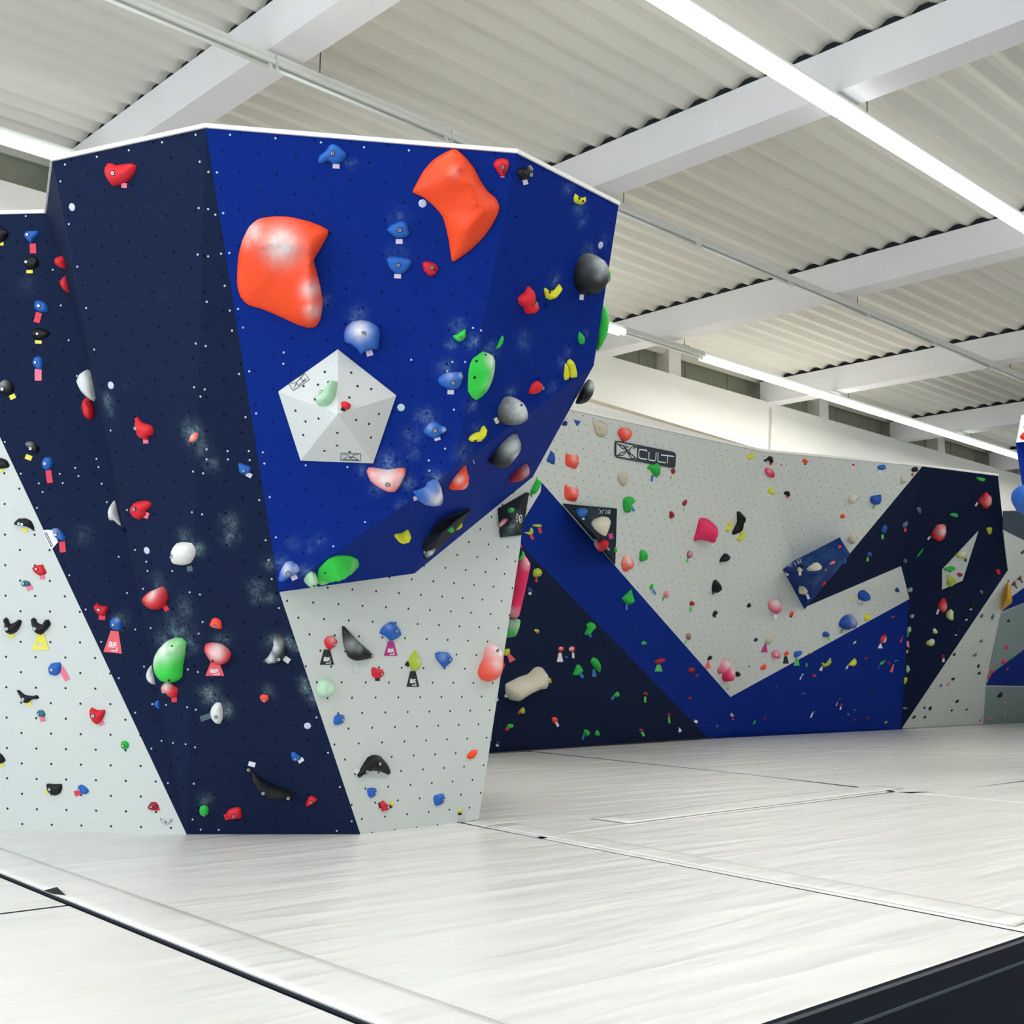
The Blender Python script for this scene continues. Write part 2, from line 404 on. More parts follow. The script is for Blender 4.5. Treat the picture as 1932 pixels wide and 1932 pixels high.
def panel(name, verts3, mat, parent, maxe=0.12, pick=True, thick=0.03, label=None):
    vs = [np.array(v, float) for v in verts3]
    nrm = np.zeros(3)
    for i in range(len(vs)): nrm += np.cross(vs[i] - vs[0], vs[(i + 1) % len(vs)] - vs[0])
    nrm /= np.linalg.norm(nrm)
    if nrm @ (CAM - vs[0]) < 0: nrm = -nrm; vs = vs[::-1]
    bm = densify(vs, maxe)
    base = len(PICK_V)
    bm.verts.ensure_lookup_table()
    if pick:
        for q in bm.verts: PICK_V.append(tuple(q.co))
        for q in bm.faces: PICK_F.append(tuple(base + x.index for x in q.verts))
    me = bpy.data.meshes.new(name); bm.to_mesh(me); bm.free()
    face_uv(me, nrm); chalk_attr(me)
    o = link(name, me, mat, parent)
    if thick:
        # a board: the back skin sits behind the painted face
        md = o.modifiers.new('board', 'SOLIDIFY'); md.thickness = thick; md.offset = -1
    if label: o['label'] = label
    return o
def edge_trim(name, pts, mat, parent, r=0.02, up=0.02):
    m_ = MB()
    for a_, b_ in zip(pts[:-1], pts[1:]):
        a_ = Vector(a_) + Vector((0, 0, up)); b_ = Vector(b_) + Vector((0, 0, up))
        d = (b_ - a_).normalized(); s = d.cross(Vector((0, 0, 1))).normalized() * r; u = Vector((0, 0, r))
        n = len(m_.v); e_ = d * 0.004
        for p_ in (a_ - e_, b_ + e_): m_.v += [tuple(p_ - s - u), tuple(p_ + s - u), tuple(p_ + s + u), tuple(p_ - s + u)]
        m_.f += [(n, n + 1, n + 2, n + 3), (n + 4, n + 7, n + 6, n + 5), (n, n + 4, n + 5, n + 1), (n + 1, n + 5, n + 6, n + 2), (n + 2, n + 6, n + 7, n + 3), (n + 3, n + 7, n + 4, n)]
    return m_.build(name, mat, parent)

F0 = atz(0, 1565, 0); F1 = atz(352, 1574, 0); F2 = atz(680, 1574, 0); F3 = atz(868, 1552, 0)
T388 = atz(388, 242, 4.4); T101 = atz(99, 305, 4.4); T975 = atz(975, 290, 4.4); T1167 = atz(1167, 388, 4.4); T87 = atz(87, 403, 4.4)
pB = mkplane(T388, F1, F2); E1 = onp(527, 1117, pB)
pG = mkplane(F2, F3, E1); pC = mkplane(T388, T975, E1); K = onp(855, 885, pC); pD = mkplane(T975, T1167, K)
V1120 = onp(1120, 690, pD); V1000 = onp(1005, 900, pG); V782 = onp(782, 1082, pG)
pL = mkplane(F0, F1, T87); pA = mkplane(T101, T388, F1)
P168 = onp(168, 690, pL)
gR = [onp(*p, pG) for p in ((1022, 905), (1020, 928), (985, 985), (982, 1030), (903, 1546))]

# chalk spots: crop, x, y, radius in crop px, strength
CH = '''C2,1400,450,75,1.2 C2,1470,560,55,.8 C2,1540,680,45,.7 C2,1680,1100,60,.8 C2,1680,1210,60,.7 C2,1870,1600,55,.7 C2,1350,1230,55,.9 C2,1440,1300,50,.9
C2,1160,1560,60,.6 C2,1350,1720,70,.5 C2,1300,1900,120,.7 C3,1200,230,70,.7 C3,1380,260,60,.8 C3,1280,190,80,.6 C3,1530,620,70,1.1 C3,1640,720,55,1.1 C3,1620,220,60,.6
C3,870,80,50,.9 C2,780,200,40,.7 C2,800,300,45,.4 C3,1495,1380,50,.5 C2,600,1200,70,.3 C1,200,1150,60,.2
G1,520,110,60,1.0 G1,600,100,45,1.0 G1,640,140,40,.6 G1,700,380,40,1.3 G1,740,450,35,1.3 G1,680,330,30,.9 G1,470,400,45,.5 G1,80,1060,40,.6 G1,130,430,50,.9 G1,220,530,40,1.0
C4,1140,1450,60,.9 C4,1440,740,60,.5 C4,1430,1000,70,.4 C4,900,1340,35,.6 C4,1100,345,25,.8 C4,1870,1540,45,.7 C4,1820,1660,35,.9
D1,430,1690,60,.8 D1,540,1820,60,1.0 D1,360,1840,35,.9 D1,700,1900,90,.6 D1,1450,690,70,.6 D1,1480,800,60,.6 D1,1360,510,60,.6 D1,1240,1290,60,.8 D1,980,1780,60,.5 D1,1000,1860,60,.4 D1,1500,1760,40,.5 D1,1660,960,50,.5 D1,1530,1060,80,.5
D2,1460,720,90,.9 D2,1330,880,80,.5 D2,1350,1050,50,.7 D2,1650,260,80,.6 D2,1130,1130,100,1.0 D2,1290,1300,60,1.3 D2,1020,1350,60,1.1 D2,900,1200,50,.8 D2,1240,1500,35,.8 D2,1560,1270,80,1.0 D2,1600,1460,50,1.0 D2,1880,600,50,.8 D2,1800,1040,90,.6
D2,1850,1150,60,.6 D2,1240,1740,60,.7 D2,280,1860,50,.4 D2,400,1900,60,.4 D3,760,310,60,.7 D3,610,880,45,1.0 D3,980,760,70,.8 D3,520,1340,80,.7 D3,650,1100,60,.6 D3,1500,450,60,.6 D3,1400,700,50,.9 D3,1560,350,50,.5 D3,1100,250,70,.5
D3,540,1540,40,.9 D3,600,1480,40,.8 D4,200,790,50,1.2 D4,370,840,50,1.0 D4,330,900,50,.9 D4,400,940,40,1.0 D4,290,640,50,.4 D4,480,620,50,.4 D4,1080,520,50,.7 D4,1250,760,40,.9 D4,1180,800,30,.9 D4,1340,350,50,.8
D4,1060,360,25,.8 D4,20,960,60,.7 D4,110,790,45,.7 D4,120,1040,40,.5 D4,20,1050,40,.5'''
_pl = dict(A=pA, B=pB, C=pC, D=pD, G=pG, L=pL)
_polys = [('A', [(99, 305), (388, 242), (352, 1574)]), ('B', [(388, 242), (352, 1574), (680, 1574), (527, 1117)]),
          ('C', [(388, 242), (975, 290), (855, 885), (527, 1117)])]
def inpoly(x, y, P_):
    c = False; j = len(P_) - 1
    for i in range(len(P_)):
        if (P_[i][1] > y) != (P_[j][1] > y) and x < (P_[j][0] - P_[i][0]) * (y - P_[i][1]) / (P_[j][1] - P_[i][1]) + P_[i][0]: c = not c
        j = i
    return c
for t in CH.split():
    cr, x, y, r, s = t.split(','); (X, Y), = cv(cr, [(float(x), float(y))])
    pl = None
    for k_, P_ in _polys:
        if inpoly(X, Y, P_): pl = _pl[k_]
    if pl is None: pl = pL if X < 300 else pD
    rr = 0.88 * float(r) / CROPS[cr][2] / F_PX * 7.8
    CHALK.append((onp(X, Y, pl), rr, float(s)))

tower = empty('bouldering_tower', tuple(F2)); tag(tower, 'large faceted overhanging climbing tower in navy, royal blue and grey', 'climbing wall')
def tp(name, vs, mat, maxe, label=None, **k):
    o = panel(name, vs, mat, tower, maxe, label=label, **k)
    o.matrix_parent_inverse = Matrix.Translation(-Vector(tower.location))
    return o
tp('wall_panel', [T101, T388, F1], NAVY, 0.09, 'tall navy triangular panel tapering to the floor')
tp('wall_panel', [T101, F1, P168], NAVY, 0.09, 'thin navy sliver panel')
tp('wall_panel', [T101, P168, T87], NAVY, 0.15, 'narrow navy side facet')
tp('wall_panel', [T388, E1, F2, F1], NAVY, 0.06, 'navy panel left of the blue face')
tp('wall_panel', [T388, T975, K, E1], BLUE, 0.06, 'main royal blue panel')
for i, tri in enumerate(([T975, T1167, V1120], [T975, V1120, K], [K, V1120, V1000], [K, V1000, V782], [K, V782, E1])):
    tp('wall_panel', list(tri), BLUE, 0.06, 'royal blue overhang panel')
tp('wall_panel', [E1, V782, V1000] + gR + [F3, F2], GREY, 0.1, 'grey lower panel')
# hidden right-hand side and the back, so the tower is a closed body
vd = Vector((0.35, 0.94, 0))
back = [tuple(Vector(p) + vd * 2.4) for p in (T1167, V1120, V1000, gR[1], gR[2], gR[4])]
side = [T1167, V1120, V1000, gR[1], gR[2], gR[4]]
for i in range(5):
    mesh('side_panel', [side[i], side[i + 1], back[i + 1], back[i]], [(0, 1, 2, 3)], GREY if i > 1 else BLUE, tower).matrix_parent_inverse = Matrix.Translation(-Vector(tower.location))
mesh('top_board', [T87, T101, T388, T975, T1167, back[0], tuple(Vector(T87) + vd * 2)], [(0, 1, 2, 3, 4, 5, 6)], PLY, tower).matrix_parent_inverse = Matrix.Translation(-Vector(tower.location))
edge_trim('top_trim', [T87, T101, T388, T975, T1167], PLY, tower, 0.013, 0.014).matrix_parent_inverse = Matrix.Translation(-Vector(tower.location))
# left wall with its painted diagonal
lw = empty('climbing_wall', tuple(F1)); tag(lw, 'left climbing wall with a navy top and a pale grey lower triangle', 'climbing wall')
def setp(o, root): o.matrix_parent_inverse = Matrix.Translation(-Vector(root.location)); return o
L0 = onp(-330, 400, pL); Lt = onp(0, 400, pL); Ld = onp(-330, 148, pL); Lf = onp(-330, 1556, pL); Lf = L0 + (Lf - L0) * ((L0[2]) / (L0[2] - Lf[2]))
L0 = onp(-330, 397, pL)
D0 = onp(0, 830, pL); dd = (D0 - F1); tt = (T87[2] - F1[2]) / dd[2]
# the diagonal runs from F1 up through D0; it leaves the wall at its far left edge
D1_ = onp(-195, 410, pL)
setp(panel('wall_panel', [F1, P168, T87, D1_], NAVY, lw, 0.1, label='navy upper panel'), lw)
setp(panel('wall_panel', [F1, D1_, L0, Lf], GREY, lw, 0.15, label='pale grey lower panel'), lw)
setp(edge_trim('top_trim', [L0, D1_, T87], PLY, lw, 0.013, 0.014), lw)

# far wall
A0 = atz(850, 1427, 0); A1 = atz(925, 1421, 0); A2 = atz(1378, 1391, 0); A3 = atz(1700, 1376, 0); A4 = atz(1932, 1363, 0)
Tm = atz(1437, 852, 5.0)
pM = mkplane(A1, A2, Tm); pN = mkplane(A2, A3, Tm)
far = empty('climbing_wall', tuple(A2)); tag(far, 'long far climbing wall in grey with a royal blue V shape and navy areas', 'climbing wall')
def fp(name, px, pl, mat, label, maxe=0.5):
    return setp(panel(name, [onp(*p, pl) if len(p) == 2 else np.array(p) for p in px], mat, far, maxe, label=label), far)
a1 = onp(1022, 910, pM); a0 = onp(850, 1427, pM); Tl = onp(800, 713.5, pM); Nv = onp(1335, 1391.5, pM)
v1378 = onp(1378, 1315, pM)
ctr = onp(1395, 1180, pM)
fp('wall_panel', [Tl, Tm, v1378, a1, onp(960, 985, pM), onp(800, 985, pM)], pM, GREY, 'grey upper left panel')
fp('wall_panel', [a1, v1378, A2, Nv, onp(985, 1030, pM), onp(960, 985, pM)], pM, BLUE, 'left arm of the royal blue V')
fp('wall_panel', [onp(985, 1030, pM), Nv, A1 + (A1 - A2) * 0.2, onp(800, 985, pM), onp(960, 985, pM)], pM, NAVY, 'navy lower left panel')
u1520 = onp(1520, 1145, pN); u1700 = onp(1700, 1068, pN); u1716 = onp(1716, 1130, pN); u1437 = Tm
# the grey field right of the crease leans out to the prow top
R1740 = atz(1740, 880, 5.1); R1883 = atz(1883, 898, 5.1)
r = ray(1902, 1075); R1902 = CAM + r * (np.linalg.norm(A3 - CAM) * 0.93 / np.linalg.norm(r))
fp('wall_panel', [Tm, R1740, u1520], pN, GREY, 'grey upper right panel')
fp('wall_panel', [Tm, u1520, v1378], pN, GREY, 'grey centre panel')
fp('wall_panel', [u1520, u1700, u1716, v1378], pN, GREY, 'grey arm pointing right')
fp('wall_panel', [v1378, u1716, A3, A2], pN, BLUE, 'right arm of the royal blue V')
fp('wall_panel', [R1740, R1883, u1700], pN, NAVY, 'navy prow panel')
fp('wall_panel', [R1740, u1700, u1520], pN, NAVY, 'navy prow panel beside the grey arm')
fp('wall_panel', [R1883, R1902, u1700], pN, NAVY, 'navy prow panel at the right edge')
fp('wall_panel', [u1700, R1902, u1716], pN, NAVY, 'navy lower prow panel')
fp('wall_panel', [u1716, R1902, A3], pN, NAVY, 'navy lower prow panel')
setp(edge_trim('top_trim', [Tl, Tm, R1740, R1883], PLY, far, 0.02, 0.02), far)
fa = Vector(Tl); fb = Vector(Tm); up = Vector((0, 0, 1)); bkw = Vector((0, .05, 0))
setp(mesh('fascia_and_shadow', [fa + bkw, fb + bkw, fb + bkw + up * .03, fa + bkw + up * .3], [(0, 1, 2, 3)], PLY, far), far)
setp(mesh('fascia_and_shadow', [fa + bkw * 3 + up * .28, fb + bkw * 3 + up * .03, fb + bkw * 3 + up * .09, fa + bkw * 3 + up * .42], [(0, 1, 2, 3)], plain('beige_shadow_strip', 'cdbfa6', 0.7), far, False), far)  # beige strip: the shadow line above the white board, put into colour
tb = [Tl, Tm, R1740, R1883]
for i in range(3):
    p_, q_ = Vector(tb[i]), Vector(tb[i + 1])
    setp(mesh('top_board', [p_, q_, (q_.x + .6, 14.1, q_.z + .02), (p_.x + .6, 14.1, p_.z + .02)], [(0, 1, 2, 3)], PLY, far), far)
setp(mesh('prow_side', [R1883, R1902, A3, (A3[0] + 1, 14.1, 0), (R1902[0] + 1.2, 14.1, R1902[2]), (R1883[0] + 1.5, 14.1, R1883[2])],
          [(0, 1, 4, 5), (1, 2, 3, 4)], NAVY, far), far)
# right-hand wall: grey with navy and blue bands
pR = mkplane(A3, A4, R1902)
rw = empty('climbing_wall', tuple(A4)); tag(rw, 'distant grey climbing wall with blue bands at the right picture edge', 'climbing wall')
def rp(px, mat, label, h=0.0, pl=None, maxe=0.8):
    return setp(panel('wall_panel', [onp(*p, pl or pR, h) for p in px], mat, rw, maxe, label=label, thick=0.02 if h == 0 else 0), rw)
pR2 = (pR[0] + 0, pR[1])
rp([(1702, 1374), (1902, 1075), (1893, 1000), (2020, 1060), (2020, 1100), (1905, 1165), (1888, 1155), (1868, 1290), (1860, 1366)], GREY, 'grey panel')
rp([(1893, 965), (2020, 962), (2020, 1063), (1893, 1000)], plain('slate_panel_paint', '3b4a58', 0.6), 'slate band at the top')
rp([(1888, 1155), (1905, 1140), (1910, 1125), (2020, 1045), (2020, 1102)], BLUE, 'upper blue band', 0.004)
DG = wall_paint('grey_paint_shaded_copy', '8b9d9b', '4a5355', 0.6, scuff=0.1)  # same grey as the wall, with the shade past the crease in its colour
rp([(1888, 1157), (2020, 1100), (2020, 1150), (1860, 1292), (1872, 1230)], DG, 'grey panel with shade in its colour', 0.002)
rp([(1860, 1293), (1872, 1270), (2020, 1160), (2020, 1296)], BLUE, 'lower blue band', 0.004)
rp([(1860, 1295), (2020, 1296), (2020, 1359), (1855, 1366.5)], DG, 'grey base panel with shade in its colour', 0.002)
# near boulder at the extreme right
rb = empty('bouldering_wall', (12.6, 6.0, 0)); 
def at(px, py, d): r_ = ray(px, py); r_ = r_ / np.linalg.norm(r_); return CAM + r_ * d
Q = [at(1927, 783, 17), at(1917, 835, 16.6), at(1934, 930, 16.2), at(1952, 1010, 17), at(2100, 1010, 17), at(2100, 820, 16.2), at(2100, 760, 17)]
rb.location = tuple(Q[3]); tag(rb, 'blue and white overhanging boulder cut off by the right picture edge', 'climbing wall')
setp(panel('wall_panel', [Q[0], Q[1], Q[5], Q[6]], GREY, rb, 0.8, label='white top panel'), rb)
setp(panel('wall_panel', [Q[1], Q[2], Q[3], Q[4], Q[5]], BLUE, rb, 0.8, label='blue lower panel'), rb)
bk = [tuple(Vector(q) + Vector((1.9, 0.2, 0))) for q in Q[:4]]
for i in range(3): setp(mesh('side_panel', [Q[i], Q[i + 1], bk[i + 1], bk[i]], [(0, 1, 2, 3)], BLUE if i else GREY, rb), rb)
m_ = Vector(Q[4]); setp(MB().box(m_.x - .4, m_.x + .6, m_.y, m_.y + .5, 0, m_.z + .4).build('support_leg', BLUE, rb), rb)
# ---------------------------------------------------------------- holds: builder
def make_bvh(): return BVHTree.FromPolygons(PICK_V, PICK_F)
BV = make_bvh()
def pick(px, py):
    r = Vector(ray(px, py)).normalized()
    loc, nr, idx, dist = BV.ray_cast(Vector(CAM), r)
    if loc is None: return None
    if nr.dot(r) > 0: nr = -nr
    return np.array(loc), np.array(nr)
def frame(P_, n):
    n = Vector(n); u = Vector((0, 0, 1)).cross(n).normalized(); v = n.cross(u)
    m = Matrix((u, v, n)).transposed().to_4x4(); m.translation = Vector(P_); return m
def spline(pts, n):
    """closed centripetal-ish Catmull-Rom resample"""
    P_ = np.array(pts, float); m = len(P_); out = []
    seg = [np.linalg.norm(P_[(i + 1) % m] - P_[i]) for i in range(m)]; tot = sum(seg)
    for i in range(m):
        k = max(1, int(round(n * seg[i] / tot)))
        a, b, c, d = P_[i - 1], P_[i], P_[(i + 1) % m], P_[(i + 2) % m]
        for j in range(k):
            t = j / k
            q = 0.5 * ((2 * b) + (-a + c) * t + (2 * a - 5 * b + 4 * c - d) * t * t + (-a + 3 * b - 3 * c + d) * t ** 3)
            out.append(0.6 * q + 0.4 * (b + (c - b) * t) if k > 1 else q)
    return np.array(out)
def dist_poly(q, O_):
    A = O_; B = np.roll(O_, -1, 0); AB = B - A
    t = np.clip(((q[:, None, :] - A[None]) * AB[None]).sum(2) / np.maximum((AB ** 2).sum(1)[None], 1e-12), 0, 1)
    d = np.linalg.norm(q[:, None, :] - (A[None] + AB[None] * t[..., None]), axis=2)
    return d.min(1)
def inside(q, O_):
    x, y = q[:, 0][:, None], q[:, 1][:, None]; A = O_; B = np.roll(O_, -1, 0)
    with np.errstate(divide='ignore', invalid='ignore'):
        c = ((A[:, 1] > y) != (B[:, 1] > y)) & (x < (B[:, 0] - A[:, 0]) * (y - A[:, 1]) / (B[:, 1] - A[:, 1]) + A[:, 0])
    return c.sum(1) % 2 == 1
def relief(name, O_, H, res, style='dome', seed=0, bumpy=0.12, chalk=(), apex=None, ridge=None, depth=0.004):
    """solid relief over the flat outline O_ (metres, in the wall's plane)"""
    lo, hi = O_.min(0), O_.max(0); size = (hi - lo).max(); d = size / res
    xs = np.arange(lo[0] + d / 2, hi[0], d); ys_ = np.arange(lo[1] + d / 2, hi[1], d * 0.87)
    g_ = np.array([(x + (d / 2 if j % 2 else 0), y) for j, y in enumerate(ys_) for x in xs]) if len(xs) and len(ys_) else np.zeros((0, 2))
    if len(g_):
        g_ = g_[inside(g_, O_)]
    if len(g_):
        g_ = g_[dist_poly(g_, O_) > d * 0.45]
    if ridge is not None: g_ = np.vstack([g_, ridge])
    if len(g_) == 0: g_ = O_.mean(0)[None]
    n = len(O_)
    V2 = [Vector(p) for p in O_] + [Vector(p) for p in g_]
    vs, es, fs, ov, oe, of = delaunay_2d_cdt(V2, [(i, (i + 1) % n) for i in range(n)], [], 1, 1e-6, True)
    vs = np.array([tuple(v) for v in vs])
    dd = dist_poly(vs, O_); isb = dd < 1e-5; R_ = max(dd.max(), 1e-4)
    t = np.clip(dd / R_, 0, 1)
    if style == 'dome': z = np.sqrt(np.maximum(0, 1 - (1 - t) ** 2))
    elif style == 'flat': z = 1 - (1 - np.clip(t / 0.35, 0, 1)) ** 2
    elif style == 'jug': z = np.sqrt(np.maximum(0, 1 - (1 - t) ** 2)) * (0.65 + 0.35 * (vs[:, 1] - lo[1]) / max(hi[1] - lo[1], 1e-6))
    else: z = t
    if apex is not None:
        ax = np.array(apex); dm = np.linalg.norm(vs - ax, axis=1)
        # height falls off along rays from the apex to the rim
        z = z * 0.25 + 0.75 * np.clip(dd / (dd + dm + 1e-6), 0, 1) ** 0.8
    if ridge is not None:
        rr_ = np.array(ridge); rr_ = np.vstack([rr_[i] + (rr_[i + 1] - rr_[i]) * t_ for i in range(len(rr_) - 1) for t_ in np.linspace(0, 1, 14)])
        dm = np.min([np.linalg.norm(vs - r_, axis=1) for r_ in rr_], axis=0)
        z = np.clip(dd / (dd + dm + 1e-6), 0, 1) ** 0.85
    zz = z * H
    if bumpy:
        for i, p in enumerate(vs):
            if not isb[i]: zz[i] += H * bumpy * t[i] * (noise.noise(Vector((p[0] / size * 3.1 + seed * 7.3, p[1] / size * 3.1, seed))) * 2)
    lip = 0.10 * H
    zz = np.where(isb, lip, np.maximum(zz, 0) + lip)
    verts = [(p[0], p[1], z_) for p, z_ in zip(vs, zz)]
    fc_ = np.array([np.mean([vs[i] for i in f_], axis=0) for f_ in fs]); ok = inside(fc_, O_)
    faces = [tuple(f_) for f_, k_ in zip(fs, ok) if k_]
    nrm_ok = []
    for f_ in faces:
        a, b, c = (np.array(verts[i][:2]) for i in f_[:3]); ab = b - a; ac = c - a
        nrm_ok.append(f_ if ab[0] * ac[1] - ab[1] * ac[0] > 0 else f_[::-1])
    faces = nrm_ok
    # skirt down into the wall face
    be = {}
    for f_ in faces:
        for i in range(len(f_)):
            a, b = f_[i], f_[(i + 1) % len(f_)]
            be[(a, b)] = be.get((a, b), 0) + 1
    low = {}
    for (a, b) in list(be):
        if (b, a) not in be:
            for q in (a, b):
                if q not in low: low[q] = len(verts); verts.append((verts[q][0], verts[q][1], -depth))
            faces.append((b, a, low[a], low[b]))
    me = bpy.data.meshes.new(name); me.from_pydata([tuple(map(float, v)) for v in verts], [], faces); me.update()
    me.polygons.foreach_set('use_smooth', [len(p.vertices) == 3 and style not in ('facet',) for p in me.polygons])
    k = np.zeros(len(verts)); co = np.array(verts)[:, :2]
    for cx, cy, r, s in chalk:
        k = np.maximum(k, s * np.exp(-(((co - (cx, cy)) ** 2).sum(1)) / (r * r)))
    a = me.attributes.new('chalk', 'FLOAT', 'POINT'); a.data.foreach_set('value', k.astype(np.float32))
    def height(p):
        i = np.argmin(((vs - np.array(p)) ** 2).sum(1)); return float(zz[i])
    return me, height
_bolt = {}
def bolt_me(r):
    key = round(r, 3)
    if key not in _bolt:
        v = []; f = []; k = 12
        prof = [(r * 1.5, 0.0, 1), (r * 1.5, 0.003, 1), (r * 1.05, 0.004, 1), (r, 0.007, 0), (r * 0.45, 0.007, 0), (r * 0.4, 0.003, 1)]
        for rr, z, _ in prof:
            for i in range(k): t = 2 * math.pi * i / k; v.append((rr * math.cos(t), rr * math.sin(t), z))
        mi = []
        for a in range(len(prof) - 1):
            for i in range(k):
                j = (i + 1) % k; f.append((a * k + i, a * k + j, (a + 1) * k + j, (a + 1) * k + i)); mi.append(1 if a in (0, 1, 4) else 0)
        f.append(tuple((len(prof) - 1) * k + i for i in range(k))); mi.append(1)
        me = bpy.data.meshes.new('bolt'); me.from_pydata(v, [], f); me.materials.append(STEEL); me.materials.append(HOLE)
        me.polygons.foreach_set('material_index', mi); _bolt[key] = me
    return _bolt[key]
LABELS = {}
GRP = {}
def loc2(pxy, mat, mi=None):
    """pixel list -> 2D coordinates in the local frame of the wall spot"""
    P_ = np.array(mat.translation); n = np.array(mat.col[2][:3]); inv = mat.inverted()
    return np.array([tuple((inv @ Vector(onp(x, y, (P_, n)))))[:2] for x, y in pxy])
def dev_tag(cx, cy, w_, h_, a, kind):
    a = math.radians(a); tw = 0.42 if kind == 't' else 1.0
    q = [(-w_ / 2 * tw, -h_ / 2), (w_ / 2 * tw, -h_ / 2), (w_ / 2, h_ / 2), (-w_ / 2, h_ / 2)]
    return [(cx + x * math.cos(a) - y * math.sin(a), cy + x * math.sin(a) + y * math.cos(a)) for x, y in q]
def flat_part(name, pts2, z0, z1, mat, parent):
    n = len(pts2)
    v = [(p[0], p[1], z0) for p in pts2] + [(p[0], p[1], z1) for p in pts2]
    ar = sum(pts2[i][0] * pts2[(i + 1) % n][1] - pts2[(i + 1) % n][0] * pts2[i][1] for i in range(n))
    f = [tuple(range(n, 2 * n))] + [(i, (i + 1) % n, n + (i + 1) % n, n + i) for i in range(n)]
    if ar < 0: f = [q[::-1] for q in f]
    return mesh(name, v, f, mat, parent)
def strokes(name, lines, w_, z, mat, parent, th=0.002):
    """flat lettering: each line is a list of 2D points drawn as a ribbon w_ wide"""
    v = []; f = []
    for ln in lines:
        for a, b in zip(ln[:-1], ln[1:]):
            a = np.array(a, float); b = np.array(b, float); d = b - a; L = np.linalg.norm(d)
            if L < 1e-6: continue
            d /= L; s = np.array([-d[1], d[0]]) * w_ / 2; a = a - d * w_ * .35; b = b + d * w_ * .35; n = len(v)
            for zz in (z, z + th):
                for q in (a - s, b - s, b + s, a + s): v.append((q[0], q[1], zz))
            f += [(n + 4, n + 5, n + 6, n + 7), (n, n + 1, n + 5, n + 4), (n + 1, n + 2, n + 6, n + 5), (n + 2, n + 3, n + 7, n + 6), (n + 3, n, n + 4, n + 7)]
    return mesh(name, v, f, mat, parent)
BLOC = [[(0, 0), (0, 1), (.16, 1), (.16, .55), (.02, .5), (.18, .45), (.18, 0), (0, 0)], [(.3, 1), (.3, 0), (.42, 0)], [(.52, .1), (.52, .9), (.68, .9), (.68, .1), (.52, .1)], [(.96, .95), (.8, .95), (.8, .05), (.96, .05)]]
def tag_part(root, mat, crop, spec, z=0.004):
    col, cx, cy, w_, h_ = spec[:5]; a = spec[5] if len(spec) > 5 else 0; kind = spec[6] if len(spec) > 6 else 'r'
    q = loc2(cv(crop, dev_tag(cx, cy, w_, h_, a, kind)), mat)
    t = flat_part('route_tag', q, 0.0015, z, tape_mat(col), root)
    t['label'] = ('%s trapezoid route tag' if kind == 't' else '%s tape tag') % col
    if kind == 't' and (w_ / CROPS[crop][2] > 18):
        # small printed wordmark and corner mark on the big trapezoid tags
        c_ = WHITEP if col not in ('white', 'yellow', 'silver') else tape_mat('cream')
        def m2(u, v_):   # u across, v down within the tag
            tl, tr, br, bl = q; L = tl + (bl - tl) * v_; R_ = tr + (br - tr) * v_; return L + (R_ - L) * u
        ls = [[m2(.22 + .55 * x * (1 if True else 0), .68 - .16 * y) for x, y in s] for s in BLOC]
        ls += [[m2(.22, .74), m2(.6, .74)], [m2(.42, .90), m2(.74, .90), m2(.74, .76)]]
        wd = np.linalg.norm(q[2] - q[3]) * 0.045
        strokes('printed_mark', ls, wd, z, c_, t)
    return t
def hold(crop, col, pts, label, h=0.32, bolts=(), tags=(), chalk=(), style='dome', res=9, bumpy=0.12, name='climbing_hold', cat='climbing hold',
         group=None, apex=None, parent=None, at=None, ridge=None, n=None, holes=()):
    px = cv(crop, pts); cx = sum(p[0] for p in px) / len(px); cy = sum(p[1] for p in px) / len(px)
    if at: (cx, cy), = cv(crop, [at])
    hit = pick(cx, cy)
    if hit is None: print('NO WALL under', label, round(cx), round(cy)); return None
    P_, nr = hit; mat = frame(P_, nr)
    o2 = loc2(px, mat); size = (o2.max(0) - o2.min(0)); pa = np.array(px); ex = (pa.max(0) - pa.min(0)).max() * np.linalg.norm(P_ - CAM) / F_PX
    if size.max() > 1.7 * ex:      # seen almost edge-on: the hold's own base is tilted off the wall towards the room
        vw = CAM - P_; vw /= np.linalg.norm(vw); nr = nr + vw * 0.9; nr /= np.linalg.norm(nr); mat = frame(P_, nr)
        o2 = loc2(px, mat); size = (o2.max(0) - o2.min(0))
    O_ = spline(o2, n or (30 if max(size) > 0.3 else 20 if max(size) > .12 else 14)) if style != 'poly' else o2
    H = h * min(size); k = CROPS[crop][2]; mpp = np.linalg.norm(P_ - CAM) / F_PX / k
    ch = [(*loc2(cv(crop, [(c[0], c[1])]), mat)[0], c[2] * mpp, c[3]) for c in chalk]
    ap = loc2(cv(crop, [apex]), mat)[0] if apex else None
    rg = loc2(cv(crop, ridge), mat) if ridge else None
    me, hf = relief(name, O_, H, res, 'facet' if style in ('poly', 'facet') else style, (cx * 7 + cy) % 97, bumpy, ch, ap, rg)
    o = link(name, me, hold_mat(col)); o.matrix_world = mat
    if parent is None:
        tag(o, label, cat, group)
        if label in LABELS: print('DUP LABEL', label)
        LABELS[label] = 1
    for b in bolts:
        bp = loc2(cv(crop, [b[:2]]), mat)[0]
        bo = bpy.data.objects.new('bolt', bolt_me(min(0.011, max(0.007, 0.1 * min(size))))); C.objects.link(bo); bo.parent = o
        bo.location = (bp[0], bp[1], hf(bp) - 0.001)
    for b in holes:
        bp = loc2(cv(crop, [b[:2]]), mat)[0]
        z_ = hf(bp); v = [(bp[0] + .009 * math.cos(t * .785), bp[1] + .009 * math.sin(t * .785), z_ + .003) for t in range(8)]
        mesh('bolt_hole', v + [(a_, b_, z_ - .004) for a_, b_, _ in v], [tuple(range(8))] + [(i, 8 + i, 8 + (i + 1) % 8, (i + 1) % 8) for i in range(8)], HOLE, o)
    for t in tags: tag_part(o, mat, crop, t)
    return o
